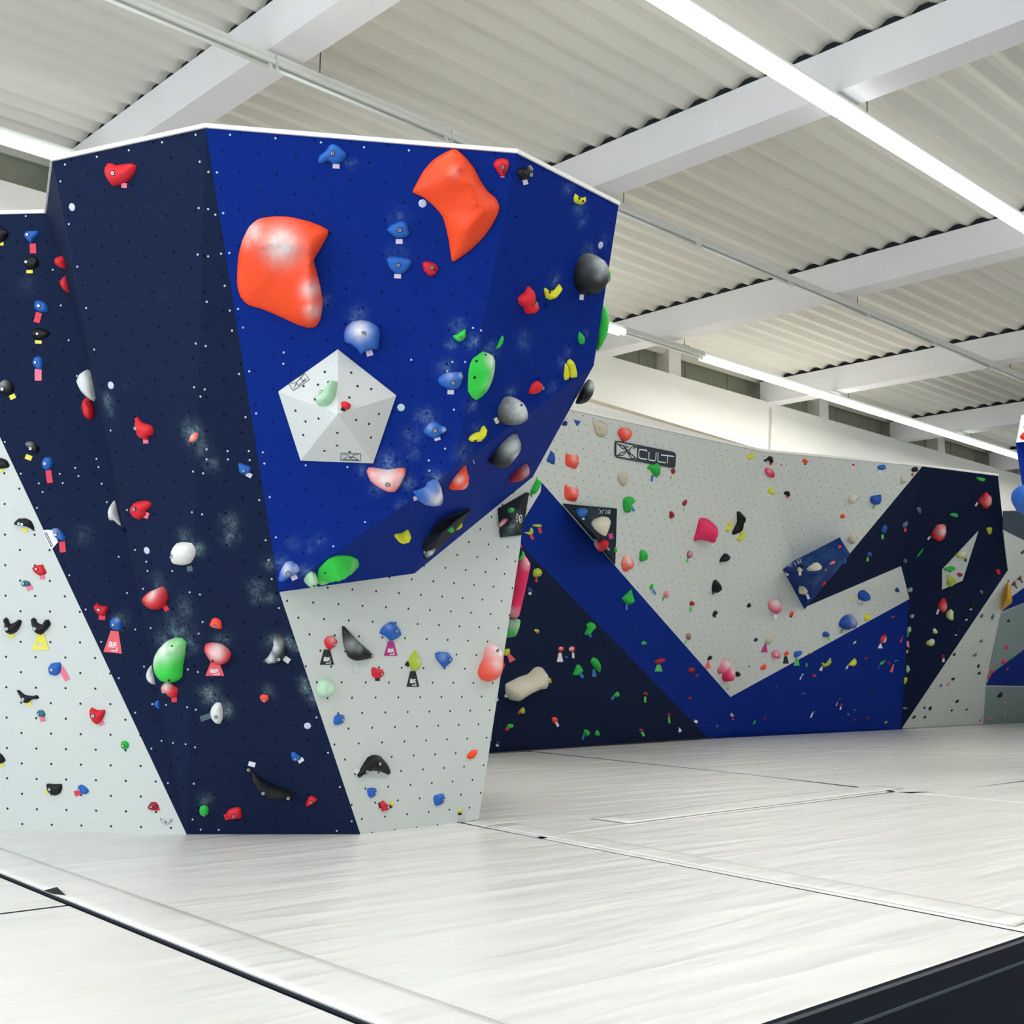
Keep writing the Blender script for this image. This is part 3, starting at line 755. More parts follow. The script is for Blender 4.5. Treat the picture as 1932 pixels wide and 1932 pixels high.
def blob(crop, col, cx, cy, w_, h_, label, ang=0, tags=(), lobes=0.16, **kw):
    random.seed(int(cx * 13 + cy * 7)); a = math.radians(ang); pts = []
    ph = random.random() * 6; ph2 = random.random() * 6
    for i in range(9):
        t = 2 * math.pi * i / 9; r = 1 + lobes * math.sin(2 * t + ph) + lobes * .8 * math.sin(3 * t + ph2)
        x = w_ / 2 * r * math.cos(t); y = h_ / 2 * r * math.sin(t)
        pts.append((cx + x * math.cos(a) - y * math.sin(a), cy + x * math.sin(a) + y * math.cos(a)))
    kw.setdefault('res', 5); kw.setdefault('h', 0.32)
    return hold(crop, col, pts, label, tags=tags, **kw)
GT, GL, GF, GR = 'climbing holds on the front tower', 'climbing holds on the left wall', 'climbing holds on the far wall', 'climbing holds on the right-hand wall'
def volume(crop, base, apexes, mat_, label, name='wall_volume', fans=None, dots=(), pickat=None, group=None, chalkpx=()):
    """hollow plywood volume: base polygon on the wall, apex points lifted off it (x, y, lift in m); fans = faces as index lists, base then apexes"""
    px = cv(crop, base); cx = sum(p[0] for p in px) / len(px); cy = sum(p[1] for p in px) / len(px)
    if pickat: (cx, cy), = cv(crop, [pickat])
    P_, nr = pick(cx, cy); m = frame(P_, nr); inv = m.inverted()
    B = [inv @ Vector(onp(x, y, (P_, nr))) for x, y in px]
    A_ = [inv @ Vector(onp(*cv(crop, [(a[0], a[1])])[0], (P_, nr), a[2])) for a in apexes]
    n = len(B); vs = B + A_
    fs = fans or [(i, (i + 1) % n, n) for i in range(n)]
    out = []
    for f_ in fs:
        p = [vs[i] for i in f_]; nn = (p[1] - p[0]).cross(p[2] - p[0])
        out.append(f_ if nn.z >= 0 else f_[::-1])
    bm = bmesh.new(); bv = [bm.verts.new(v) for v in vs]; low = [bm.verts.new((v.x, v.y, -0.01)) for v in B]
    for f_ in out: bm.faces.new([bv[i] for i in f_])
    for i in range(n):
        try: bm.faces.new((bv[i], bv[(i + 1) % n], low[(i + 1) % n], low[i]))
        except ValueError: pass
    for v, z in zip(bv[:n], B): v.co.z = 0.018
    bmesh.ops.recalc_face_normals(bm, faces=bm.faces[:])
    bmesh.ops.triangulate(bm, faces=bm.faces[:])
    for _ in range(4):
        es = [e for e in bm.edges if e.calc_length() > 0.12]
        if es: bmesh.ops.subdivide_edges(bm, edges=es, cuts=1); bmesh.ops.triangulate(bm, faces=[f for f in bm.faces if len(f.verts) > 3])
    base_i = len(PICK_V); bm.verts.ensure_lookup_table(); bm.verts.index_update()
    for q in bm.verts: PICK_V.append(tuple(m @ q.co))
    for q in bm.faces: PICK_F.append(tuple(base_i + x.index for x in q.verts))
    me = bpy.data.meshes.new(name); bm.to_mesh(me); bm.free()
    uvl = me.uv_layers.new(name='panel')
    for l in me.loops: uvl.data[l.index].uv = (0.03, 0.05)
    k = np.zeros(len(me.vertices))
    for x, y, r, s in chalkpx:
        q = inv @ Vector(onp(*cv(crop, [(x, y)])[0], (P_, nr))); mpp = np.linalg.norm(P_ - CAM) / F_PX / CROPS[crop][2]
        for i, vv in enumerate(me.vertices):
            k[i] = max(k[i], s * math.exp(-((vv.co.x - q.x) ** 2 + (vv.co.y - q.y) ** 2) / (r * mpp) ** 2))
    a = me.attributes.new('chalk', 'FLOAT', 'POINT'); a.data.foreach_set('value', k.astype(np.float32))
    o = link(name, me, mat_); o.matrix_world = m; tag(o, label, 'climbing volume', group)
    global BV
    BV = make_bvh()
    for x, y in cv(crop, dots) if dots else []:
        hp = pick(x, y)
        if hp:
            fm = inv @ frame(hp[0] + hp[1] * 0.0008, hp[1])
            d = mesh('bolt_hole', [(.009 * math.cos(t * .785), .009 * math.sin(t * .785), 0) for t in range(8)], [tuple(range(8))], HOLE, o); d.matrix_local = fm
    return o
def decal_strokes(crop, lines, wpx, mat_, parent, name='printed_mark', lift=0.002):
    """lettering on a painted face: ribbons following the face under the first point"""
    q_ = cv(crop, lines[0]); x, y = (sum(p[0] for p in q_) / len(q_), sum(p[1] for p in q_) / len(q_)); P_, nr = pick(x, y); m = frame(P_, nr)
    L2 = [loc2(cv(crop, l), m) for l in lines]; w_ = wpx / CROPS[crop][2] * np.linalg.norm(P_ - CAM) / F_PX
    o = strokes(name, L2, w_, lift, mat_, None, 0.0015); o.parent = parent; o.matrix_local = parent.matrix_world.inverted() @ m
    return o
def screws(crop, pts, root, r=0.011, name='screw_heads'):
    """zinc screw heads set in the panel, one mesh for the rows of one wall"""
    v = []; f = []
    for x, y in pts:
        hp = pick(x, y)
        if hp is None: continue
        m = frame(*hp); n = len(v)
        for z, q in ((0.0005, r), (0.004, r * .75)):
            for i in range(8): v.append(tuple(m @ Vector((q * math.cos(i * .785), q * math.sin(i * .785), z))))
        f.append(tuple(n + 8 + i for i in range(8)))
        f += [(n + i, n + (i + 1) % 8, n + 8 + (i + 1) % 8, n + 8 + i) for i in range(8)]
    o = mesh(name, v, f, SCREW, root); o.matrix_parent_inverse = Matrix.Translation(-Vector(root.location)); o['kind'] = 'stuff'
    return o
# ---------------------------------------------------------------- the small details: holds on the left wall and the front tower
def L_(*a, **k): k.setdefault('group', GL); return hold(*a, **k)
def T_(*a, **k): k.setdefault('group', GT); return hold(*a, **k)
L_('C1', 'black', "-60,760 -20,720 30,740 65,770 50,810 0,850 -50,840", 'black hold cut by the left picture edge near the top of the left wall', tags=[('yellow', 12, 850, 30, 25)], at=(10, 790))
L_('C1', 'blue', "175,790 190,760 240,755 285,758 280,790 250,820 235,850 205,830", 'topmost blue hold of the left wall with a red tape tag', bolts=[(215, 790)], tags=[('red', 242, 885, 45, 72, -3)])
L_('C1', 'black', "185,970 230,935 275,960 285,1000 260,1030 200,1030 180,1000", 'black knobby hold with yellow tag under the topmost blue hold', bolts=[(205, 988)], tags=[('yellow', 217, 1053, 46, 24)], bumpy=.4)
L_('C1', 'blue', "250,1300 260,1268 295,1262 345,1290 355,1345 300,1350 265,1335", 'blue hold with tilted pink tag, second blue one down the left wall', bolts=[(297, 1307)], tags=[('red', 277, 1388, 45, 75, 15)])
L_('C1', 'black', "232,1510 245,1470 300,1468 365,1495 350,1525 300,1545 245,1540", 'flat black hold with yellow tag between two blue holds', bolts=[(286, 1510)], tags=[('yellow', 281, 1567, 48, 24, 5)])
L_('C1', 'blue', "236,1718 250,1680 285,1668 312,1690 315,1740 300,1770 260,1755", 'blue hold with a long pink and white tag left of the white dome', bolts=[(272, 1718)], tags=[('pink', 280, 1805, 50, 85)])
L_('C2', 'black', "-15,120 0,85 40,62 90,90 105,140 60,175 10,160", 'black round hold at the left picture edge with a slanted yellow tag', bolts=[(37, 135)], tags=[('yellow', 93, 188, 44, 34, -25)], chalk=[(30, 90, 30, .5)], at=(40, 120))
L_('C1', 'red', "418,950 450,938 490,948 500,990 498,1035 470,1030 430,1000", 'upper red hold peeking out behind the tower edge', h=.6)
L_('C1', 'red', "450,1110 490,1075 512,1120 523,1212 480,1185 452,1140", 'lower red hold peeking out behind the tower edge', h=.5)
L_('C2', 'white', "568,80 590,20 640,-10 680,20 700,90 706,190 690,222 640,195 595,150", 'big smooth white dome hold at the inner corner of the left wall', h=.55, res=12, at=(630, 90))
L_('C2', 'red', "600,240 620,195 655,205 690,290 680,340 650,355 615,330 600,280", 'red oblong hold directly below the big white dome', h=.5, holes=[(612, 275)], at=(640, 300))
L_('C2', 'black', "180,530 195,513 250,520 290,560 275,600 240,595 200,560", 'black craggy hold with square yellow tag at the navy edge', bolts=[(235, 567)], tags=[('yellow', 210, 630, 48, 36, 20)], bumpy=.3, chalk=[(220, 530, 25, .4)])
L_('C2', 'blue', "304,670 325,630 370,628 388,665 375,710 340,727 312,705", 'round blue hold with red tag on the diagonal navy band', bolts=[(342, 676)], tags=[('red', 360, 770, 42, 92, -8)])
L_('C2', 'black', "-40,650 0,632 50,650 72,690 60,705 0,715 -40,700", 'black hold at the left picture edge on the grey triangle tip', tags=[('yellow', 8, 722, 30, 30)], at=(20, 680))
L_('C2', 'black', "100,1115 130,1080 185,1073 230,1095 250,1140 252,1168 225,1150 180,1130 130,1125", 'shiny black crescent hold with yellow tag high on the grey triangle', bolts=[(152, 1112), (177, 1117)], tags=[('yellow', 180, 1160, 40, 28)], at=(180, 1105))
L_('C2', 'blue', "380,1150 420,1145 450,1170 483,1215 478,1240 440,1235 400,1210", 'blue hold beside the white paper note', bolts=[(423, 1192)], tags=[('red', 457, 1282, 44, 78, -5)], chalk=[(405, 1165, 30, .3)])
hp = pick(*cv('C2', [(370, 1220)])[0]); m_ = frame(*hp)
o = flat_part('paper_note', loc2(cv('C2', "315,1162 345,1157 382,1160 425,1245 385,1292 365,1290"), Matrix.Identity(4) @ m_), 0.001, 0.003, plain('note_paper', 'eef0f4', 0.7), None); o.matrix_world = m_
tag(o, 'white printed paper note stuck on the seam of the left wall', 'note')
strokes('printed_lines', [loc2(cv('C2', s), m_) for s in ("328,1180 375,1282", "340,1178 385,1275")], .006, .003, BLACKP, o, .0008)
L_('C2', 'red', "234,1440 250,1420 315,1410 318,1425 340,1465 335,1480 290,1492 255,1470", 'red shield hold with pink tag on the upper grey triangle', bolts=[(279, 1443)], tags=[('pink', 310, 1505, 36, 28)])
L_('C2', 'teal', "154,1550 175,1526 215,1535 225,1560 200,1570 165,1570", 'small blue-grey hold with pink tag beside the red shield hold', bolts=[(180, 1548)], tags=[('pink', 218, 1582, 45, 30, -25)])
L_('C3', 'black', "24,75 45,56 62,70 75,105 105,95 140,72 160,80 150,120 125,160 80,182 45,165 35,110", 'black two-horned hold with a small yellow tag, left of its twin', bolts=[(72, 135)], tags=[('yellow', 82, 192, 42, 26)])
L_('C3', 'black', "225,75 245,58 265,70 270,92 310,110 330,75 355,72 372,105 350,140 300,185 255,165 240,120", 'black two-horned hold above the yellow trapezoid tag', bolts=[(274, 135)], tags=[('yellow', 298, 238, 120, 116, 0, 't')])
L_('C3', 'blue', "352,430 375,392 440,385 450,410 440,460 405,482 365,472", 'round blue hold with slanted pink tag on the grey triangle', bolts=[(392, 435)], tags=[('pink', 470, 470, 40, 100, -28)], res=11)
L_('C3', 'black', "122,590 140,585 180,620 240,630 270,622 288,640 275,652 235,655 200,683 175,680 150,640", 'thin black bird-shaped hold on the grey triangle', bolts=[(185, 648)], tags=[('yellow', 212, 688, 40, 24, -15)])
L_('C3', 'teal', "266,760 280,735 315,733 333,765 320,785 285,780", 'small blue hold with pink tag below the bird-shaped hold', bolts=[(287, 760)], tags=[('pink', 312, 800, 38, 30, -10)])
L_('C3', 'red', "655,730 670,712 710,732 765,730 770,745 750,800 708,838 670,810 655,770", 'red shield hold in the middle of the grey triangle', bolts=[(697, 767)], tags=[('pink', 740, 828, 40, 28, -30)])
L_('C3', 'dgreen', "880,985 885,965 908,956 932,966 941,988 932,1010 908,1021 886,1010", 'small round green hold low on the grey triangle', bolts=[(908, 988)], res=7)
L_('C3', 'blue', "568,1290 595,1275 635,1300 650,1325 630,1345 600,1345 575,1320", 'blue teardrop hold near the bottom of the grey triangle', bolts=[(587, 1310)], tags=[('red', 565, 1337, 42, 40, -20)])
L_('C3', 'black', "340,1270 360,1268 395,1272 452,1272 455,1300 440,1340 400,1357 370,1345 345,1320", 'black half-moon hold low on the grey triangle', bolts=[(376, 1303)], tags=[('yellow', 342, 1325, 22, 34)])
L_('C3', 'maroon', "1075,1445 1100,1405 1140,1405 1160,1440 1130,1465 1095,1460", 'small dark red hold at the foot of the left wall', bolts=[(1110, 1433)], tags=[('red', 1150, 1455, 30, 25, -30)])
L_('C3', 'grey', "1165,1520 1210,1530 1258,1525 1255,1545 1215,1570 1180,1555", 'chalky grey hold at the very bottom of the left wall', bolts=[(1212, 1545)], chalk=[(1215, 1550, 40, .9)])
L_('C3', 'black', "-60,1040 0,1045 30,1075 42,1100 20,1120 -40,1120", 'black hold cut off by the left picture edge near the floor', tags=[('yellow', 12, 1133, 36, 22)], at=(12, 1090))
L_('C2', 'red', "686,1715 705,1690 740,1710 788,1715 785,1750 765,1785 725,1780 690,1745", 'red notched hold low on the diagonal navy band', bolts=[(734, 1737)], tags=[('red', 745, 1795, 48, 38, 5)])
L_('C3', 'blue', "803,85 825,58 860,58 890,90 895,135 880,152 830,150 805,130", 'blue hold above the coral trapezoid tag', bolts=[(840, 108)], tags=[('coral', 830, 235, 135, 160, 5, 't')], chalk=[(870, 65, 18, .5)])
L_('C2', 'white', "835,943 850,975 870,1070 882,1130 860,1115 830,1088 798,1088 787,1030 795,1000 810,975", 'white fin hold at the crease left of the tower', h=.5)
L_('C3', 'white', "1105,405 1120,440 1135,490 1140,545 1105,542 1075,515 1066,475 1080,435", 'white side hold peeking out left of the big green hold', h=.5)
L_('C3', 'blue', "1120,690 1140,665 1165,660 1172,700 1170,725 1145,720", 'tiny blue hold at the crease below the big green hold')
# front tower, navy faces
T_('C1', 'red', "770,300 785,265 815,262 845,278 900,270 960,264 995,280 990,320 940,390 860,425 825,430 800,395 780,350", 'big red heart-shaped hold at the top left of the tower', bolts=[(862, 337)], tags=[('pink', 907, 425, 40, 36, 5)], res=12)
T_('C2', 'red', "988,345 1000,332 1040,375 1100,395 1122,430 1115,465 1085,475 1085,505 1045,495 1020,485 1000,420", 'red spiky hold alone on the navy face of the tower', bolts=[(1017, 411)], tags=[('pink', 1065, 512, 38, 32)])
T_('C2', 'coral', "1380,505 1395,465 1425,447 1445,455 1440,490 1415,517 1390,520", 'tiny coral hold in the middle of a big chalk patch', chalk=[(1415, 480, 30, .5)])
T_('C2', 'blue', "1737,680 1745,668 1790,685 1828,700 1825,735 1780,755 1745,735", 'small blue hold with lavender tag near the navy and blue seam', bolts=[(1780, 718)], tags=[('lavender', 1815, 757, 44, 32, 30)])
T_('C2', 'red', "955,1005 975,965 1020,948 1080,946 1106,965 1100,990 1065,1020 1070,1045 1020,1085 985,1065 960,1030", 'red notched round hold in the middle of the navy face', bolts=[(1013, 995)], tags=[('pink', 1065, 1050, 42, 45, 20)], res=11)
T_('C2', 'white', "1268,1300 1290,1255 1340,1247 1400,1255 1425,1300 1420,1350 1390,1400 1330,1415 1280,1395 1266,1350", 'smooth round white hold on the navy face', h=.45, res=12, bolts=[(1311, 1332)], tags=[('teal', 1385, 1440, 40, 40, -15)])
T_('C2', 'red', "1062,1640 1085,1610 1140,1590 1185,1570 1215,1600 1225,1660 1205,1710 1160,1738 1120,1720 1075,1690", 'large red pebble hold with chalk on its top', h=.5, res=12, holes=[(1112, 1662), (1120, 1705)], tags=[('red', 1212, 1730, 35, 38, -35)], chalk=[(1150, 1600, 45, .8)])
T_('C3', 'coral', "1527,118 1545,70 1575,60 1612,80 1618,138 1590,140 1550,130", 'small coral hold above the oval red hold', bolts=[(1568, 110)])
T_('C3', 'red', "1488,290 1500,250 1550,240 1620,252 1670,290 1688,330 1665,375 1600,398 1540,375 1510,340", 'oval red hold above a coral trapezoid tag on the tower', h=.45, res=12, holes=[(1562, 343)], tags=[('coral', 1567, 430, 137, 104, 0, 't')], chalk=[(1590, 285, 55, .9)])
T_('C3', 'green', "1145,370 1160,300 1210,235 1280,205 1335,210 1358,240 1350,330 1335,420 1330,490 1290,522 1220,520 1175,470 1150,420", 'big bright green half-round hold with chalky top', h=.35, res=15, holes=[(1293, 483), (1160, 378), (1310, 240)], chalk=[(1240, 260, 80, 1.0), (1180, 320, 60, .9), (1310, 260, 60, .6)])
T_('C3', 'red', "1178,570 1190,540 1230,530 1270,555 1298,575 1295,615 1285,640 1250,640 1220,610 1190,595", 'red hold directly under the big green half-round hold', bolts=[(1212, 587)], tags=[('red', 1272, 655, 38, 38)], chalk=[(1225, 550, 35, .8)])
T_('C3', 'white', "1532,750 1545,710 1575,678 1610,680 1622,720 1625,790 1605,832 1570,825 1540,790", 'white drop-shaped hold with a dark tape tag on its left', bolts=[(1582, 763)], tags=[('teal', 1497, 785, 75, 40, -20)], h=.5)
T_('G1', 'coral', "420,430 435,418 470,425 472,450 450,470 425,455", 'small coral hold alone on the lower navy panel', bolts=[(447, 446)])
T_('G1', 'black', "510,40 545,60 575,110 580,170 560,205 520,222 470,228 430,222 470,190 500,130", 'upper black crescent hold rubbed with chalk', bolts=[(540, 180)], tags=[('white', 583, 207, 40, 32, 35)], chalk=[(500, 110, 38, 1.6), (480, 180, 30, 1.5), (545, 90, 30, .5)], res=12, h=.4)
T_('G1', 'black', "352,862 380,890 430,930 500,965 570,990 612,1005 640,1018 600,1028 520,1038 455,1022 405,980 375,930", 'long black curved hold near the tower foot', bolts=[(352, 873), (449, 973), (598, 1012)], tags=[('white', 371, 842, 42, 28, 15)], res=14, h=.4, at=(449, 990))
T_('G1', 'blue', "608,775 625,765 665,795 670,810 640,826 615,815", 'blue wedge hold right of the lower black curved hold', bolts=[(638, 800)], tags=[('white', 668, 818, 36, 24, -35)])
T_('G1', 'dgreen', "51,1125 58,1100 80,1092 102,1100 110,1125 102,1150 80,1158 58,1150", 'small round green hold at the foot of the navy panel', bolts=[(82, 1143)], res=7)
T_('G1', 'red', "215,1140 240,1112 300,1106 312,1160 300,1172 240,1175 212,1165", 'flat red hold at the foot of the navy panel', bolts=[(264, 1143)], tags=[('red', 222, 1160, 35, 35, -20)])
T_('G1', 'red', "697,1090 715,1045 735,1035 770,1055 745,1080 710,1097", 'small red triangular hold at the lower right of the navy panel', bolts=[(730, 1060)])
# grey lower face
T_('G1', 'red', "808,95 825,68 860,62 888,95 870,125 845,150 820,130", 'red hold above a black trapezoid tag, left of the black fin', bolts=[(857, 117)], tags=[('black', 826, 192, 86, 92, 0, 't')], chalk=[(845, 80, 25, .4)])
T_('G1', 'black', "918,5 930,5 1010,90 1095,170 1100,195 1050,208 1000,213 955,190 925,110", 'black triangular fin hold on the grey lower face', bolts=[(1077, 180)], tags=[('silver', 1004, 252, 42, 75)], chalk=[(950, 110, 40, .5), (990, 130, 25, .5)], res=13, h=.25)
T_('D4', 'blue', "910,1290 940,1240 990,1210 1020,1215 1060,1280 1062,1310 1020,1340 990,1350 960,1320", 'blue hold above the magenta trapezoid tag', bolts=[(1004, 1272)], tags=[('magenta', 993, 1405, 98, 104, 0, 't')], res=11, chalk=[(960, 1240, 20, .3)])
T_('G1', 'red', "1095,270 1105,253 1130,260 1165,270 1173,300 1150,318 1120,320 1100,305", 'red triangular hold with a small black tag on the grey face', bolts=[(1140, 293)], tags=[('black', 1133, 328, 28, 18)])
T_('G1', 'lime', "1320,215 1335,185 1360,152 1370,160 1380,195 1395,205 1390,235 1375,270 1345,275 1330,250", 'yellow-green hold above a black trapezoid tag', tags=[('black', 1316, 235, 26, 26, 35), ('black', 1348, 325, 76, 95, 0, 't')], chalk=[(1365, 210, 15, .5)])
T_('G1', 'blue', "1483,175 1500,160 1560,165 1583,195 1575,225 1535,258 1515,235 1490,205", 'blue speckled hold right of the yellow-green one', bolts=[(1550, 203)], chalk=[(1510, 190, 20, .3)])
T_('G1', 'coral', "1785,150 1800,120 1835,115 1865,140 1875,190 1872,250 1850,310 1805,342 1760,325 1742,285 1755,240 1775,200", 'large coral gourd-shaped hold washed out with chalk at the top', h=.4, res=14, chalk=[(1825, 150, 60, .95), (1815, 220, 50, .75)], bolts=[(1818, 145)])
T_('G1', 'palegreen', "762,385 775,340 813,322 850,342 865,380 855,415 813,438 775,425", 'pale green round hold almost white with chalk', h=.45, res=12, chalk=[(813, 380, 60, .35)])
T_('G1', 'blue', "866,590 870,555 895,540 930,548 925,590 895,604 870,602", 'blue pentagonal hold on the left part of the grey face', bolts=[(908, 569)])
T_('G1', 'black', "1010,915 1030,870 1075,800 1115,785 1150,795 1190,840 1208,895 1200,908 1160,890 1110,882 1060,895 1025,925", 'big black arch-shaped hold low on the grey face', bolts=[(1118, 832), (1046, 882)], tags=[('white', 1007, 885, 26, 30, 35)], res=13, h=.3, at=(1110, 840))
T_('G1', 'orange', "1673,795 1700,762 1737,755 1735,780 1710,810 1685,810", 'orange half-moon hold near the right edge of the grey face')
T_('G1', 'blue', "1072,990 1122,988 1125,1020 1105,1045 1085,1045 1073,1020", 'small blue hold below the black arch', bolts=[(1109, 1013)])
T_('G1', 'blue', "1477,1035 1535,1022 1537,1065 1515,1090 1485,1095 1475,1065", 'blue hold low on the right part of the grey face', bolts=[(1518, 1055)])
T_('G1', 'red', "1145,1085 1165,1062 1190,1085 1200,1120 1175,1125 1160,1132 1155,1105", 'small red claw hold near the floor on the grey face', bolts=[(1183, 1096)], tags=[('black', 1148, 1093, 16, 34, -15)])
T_('G1', 'yellow', "1212,1078 1222,1066 1232,1075 1228,1095 1215,1098", 'tiny yellow hold right of the small red claw', tags=[('black', 1214, 1100, 18, 18, 10)])
T_('G1', 'yellow', "1624,1120 1634,1112 1644,1122 1642,1138 1626,1138", 'tiny yellow hold at the lowest right corner of the grey face', tags=[('black', 1633, 1144, 20, 14)])
# blue face
T_('C4', 'blue', "848,320 860,285 905,250 935,205 965,198 995,210 1055,265 1058,290 1035,325 1000,345 960,345 925,325 885,342 855,342", 'blue winged hold near the top edge of the blue face', bolts=[(955, 267)], tags=[('lavender', 982, 362, 50, 32, 3)], res=13)
T_('C4', 'orange', "262,1150 270,1020 300,900 350,800 420,745 520,728 640,730 780,762 880,800 926,826 922,862 870,960 820,1045 840,1130 865,1230 885,1350 870,1470 835,1530 780,1538 700,1515 560,1450 440,1400 340,1370 285,1310 263,1230",
   'huge orange bean-shaped macro hold with a chalked shoulder', h=.24, res=26, n=70, bumpy=0, name='macro_hold', ridge="440,930 560,900 690,920 790,950 800,1050 790,1200 810,1380", chalk=[(590, 930, 110, 1.0), (800, 1250, 60, .7), (820, 1400, 55, .6), (380, 830, 70, .6), (330, 900, 50, .35)], style='dome', at=(560, 1080))
T_('D1', 'orange', "38,550 70,480 130,370 210,280 300,220 375,187 410,190 480,250 560,350 600,430 670,540 740,600 770,660 765,720 710,830 640,930 540,1030 440,1105 375,1140 360,1070 345,960 320,850 290,755 220,670 130,595",
   'huge orange twisted macro hold reaching the top edge', h=.2, res=26, n=70, bumpy=0, name='macro_hold', ridge="420,350 340,410 500,480 560,640 620,700 500,840", chalk=[(380, 380, 40, .25)], at=(470, 600))
T_('C4', 'blue', "1350,825 1370,800 1430,770 1470,762 1500,785 1518,860 1500,875 1450,890 1410,880 1375,850", 'blue hold with lavender tag, upper of the two left of the orange twist', bolts=[(1443, 825)], tags=[('lavender', 1442, 910, 50, 34)], res=11)
T_('C4', 'blue', "1350,1040 1365,1022 1440,1022 1520,1040 1538,1060 1510,1110 1470,1145 1410,1140 1370,1100", 'blue hold with lavender tag, lower one beside the small red oval', bolts=[(1435, 1080)], tags=[('lavender', 1430, 1163, 50, 32, 3)], res=11)
T_('C4', 'red', "1610,1075 1625,1055 1670,1060 1715,1080 1728,1115 1700,1155 1660,1160 1625,1125", 'small red oval hold below the orange twisted macro', bolts=[(1677, 1098)], holes=[(1702, 1115)])
T_('C4', 'blue', "1037,1590 1050,1540 1100,1495 1160,1483 1230,1495 1290,1535 1303,1580 1295,1650 1290,1695 1240,1700 1190,1715 1160,1735 1140,1700 1090,1660 1045,1640", 'big blue shell-shaped hold above the grey pentagon', bolts=[(1181, 1568)], tags=[('lavender', 1226, 1725, 48, 38, -15)], h=.4, res=15, chalk=[(1150, 1540, 70, .9)])
T_('D2', 'blue', "1573,375 1590,340 1640,310 1720,300 1790,300 1810,340 1800,380 1790,415 1760,450 1700,460 1640,440 1590,410", 'blue cap-shaped hold left of the big green slab', bolts=[(1708, 385)], tags=[('lavender', 1692, 482, 58, 40, 2)], res=12, chalk=[(1680, 320, 40, .3), (1790, 320, 25, .5)])
T_('D3', 'green', "555,680 565,520 600,420 700,338 740,350 800,380 820,430 818,520 790,640 740,740 680,800 632,828 590,800 558,750", 'long bright green slab hold, right half white with chalk', h=.3, res=16, chalk=[(760, 420, 70, 1.0), (760, 540, 65, .9), (720, 650, 55, .8)], holes=[(620, 430), (592, 592), (712, 370)], style='facet')
T_('D3', 'green', "398,180 440,165 490,130 528,110 530,180 510,220 475,240 430,225", 'small green half-moon hold on the seam of the blue face', bolts=[(478, 192)])
T_('D3', 'dgreen', "835,318 860,250 895,175 905,180 895,240 870,290", 'thin green sliver hold above the big green slab', h=.8)
T_('D3', 'dgreen', "1665,200 1680,132 1692,170 1698,225 1688,268 1672,240", 'thin green sliver hold near the right edge of the tower', h=.8)
T_('D2', 'blue', "1440,840 1470,790 1530,745 1570,755 1610,785 1650,800 1658,830 1630,855 1600,870 1590,890 1540,905 1480,880", 'blue knuckle-shaped hold in a chalky area right of the pentagon', bolts=[(1545, 820)], tags=[('lavender', 1570, 903, 55, 36, -15)], res=12, chalk=[(1500, 790, 30, .3), (1630, 820, 18, .7)])
T_('D3', 'yellow', "556,1230 580,1190 630,1160 670,1150 690,1105 715,1088 728,1110 715,1170 690,1215 650,1250 580,1250", 'yellow duck-shaped hold left of the black boulders', holes=[(587, 1227), (665, 1222)])
T_('D3', 'yellow', "1550,450 1580,415 1605,430 1632,540 1630,600 1600,605 1575,590 1572,520", 'right half of a yellow split hold near the right edge')
T_('D3', 'yellow', "1535,455 1556,480 1566,540 1562,600 1535,632 1520,590 1528,520", 'left half of a yellow split hold near the right edge', chalk=[(1545, 480, 20, .3)])
T_('D3', 'red', "1165,765 1185,690 1225,645 1255,632 1300,665 1300,700 1270,745 1215,770", 'red hold between the grey ball and the yellow split hold', bolts=[(1278, 700)])
T_('D3', 'black', "850,960 870,880 920,805 985,795 1060,825 1095,900 1090,1000 1040,1050 960,1078 890,1065 855,1020", 'round black ball hold capped with grey chalk', h=.6, res=14, chalk=[(985, 880, 115, 1.5)], tags=[('cream', 838, 1038, 36, 60, -25)], holes=[(993, 845)], bumpy=0)
T_('D3', 'black', "740,1390 800,1300 850,1200 920,1145 985,1130 1040,1165 1066,1230 1050,1310 990,1390 930,1470 860,1498 780,1480 740,1445", 'large black boulder hold below the round one, chalked grey', h=.5, res=14, chalk=[(930, 1230, 100, 1.2), (980, 1310, 70, 1.0)], tags=[('cream', 720, 1437, 28, 44, 20)])
T_('D3', 'maroon', "942,1650 965,1570 1010,1500 1080,1470 1140,1468 1165,1510 1150,1570 1090,1620 1020,1640", 'dark red rock hold near the lower edge of the blue overhang', h=.45, res=11, chalk=[(1100, 1520, 50, .45)])
T_('D3', 'orange', "343,1690 360,1620 400,1540 460,1470 505,1438 525,1460 535,1530 553,1600 545,1670 500,1725 440,1738 360,1730", 'orange flame-shaped hold with a chalk spot', h=.35, res=13, chalk=[(430, 1600, 45, .75), (500, 1680, 40, .5)])
T_('D2', 'coral', "925,1200 945,1165 1010,1172 1120,1188 1240,1170 1282,1175 1280,1230 1230,1330 1185,1390 1120,1390 1040,1350 960,1290", 'coral bowl-shaped hold covered in chalk below the pentagon', h=.4, res=15, chalk=[(1100, 1230, 130, .95), (1200, 1260, 80, .8), (1000, 1220, 70, .7)], bolts=[(1115, 1297)])
T_('D2', 'blue', "1350,1390 1400,1375 1460,1350 1480,1310 1540,1280 1575,1290 1605,1360 1605,1430 1570,1470 1500,1478 1400,1470 1375,1430", 'blue fish-shaped hold whose head is white with chalk', h=.4, res=13, chalk=[(1540, 1360, 85, 1.3)], tags=[('lavender', 1370, 1448, 38, 36, -15)], holes=[(1568, 1437)])
T_('D2', 'yellow', "1175,1790 1190,1772 1250,1765 1300,1733 1310,1745 1280,1785 1220,1808 1185,1805", 'slim yellow banana hold on the dark blue underside', h=.7)
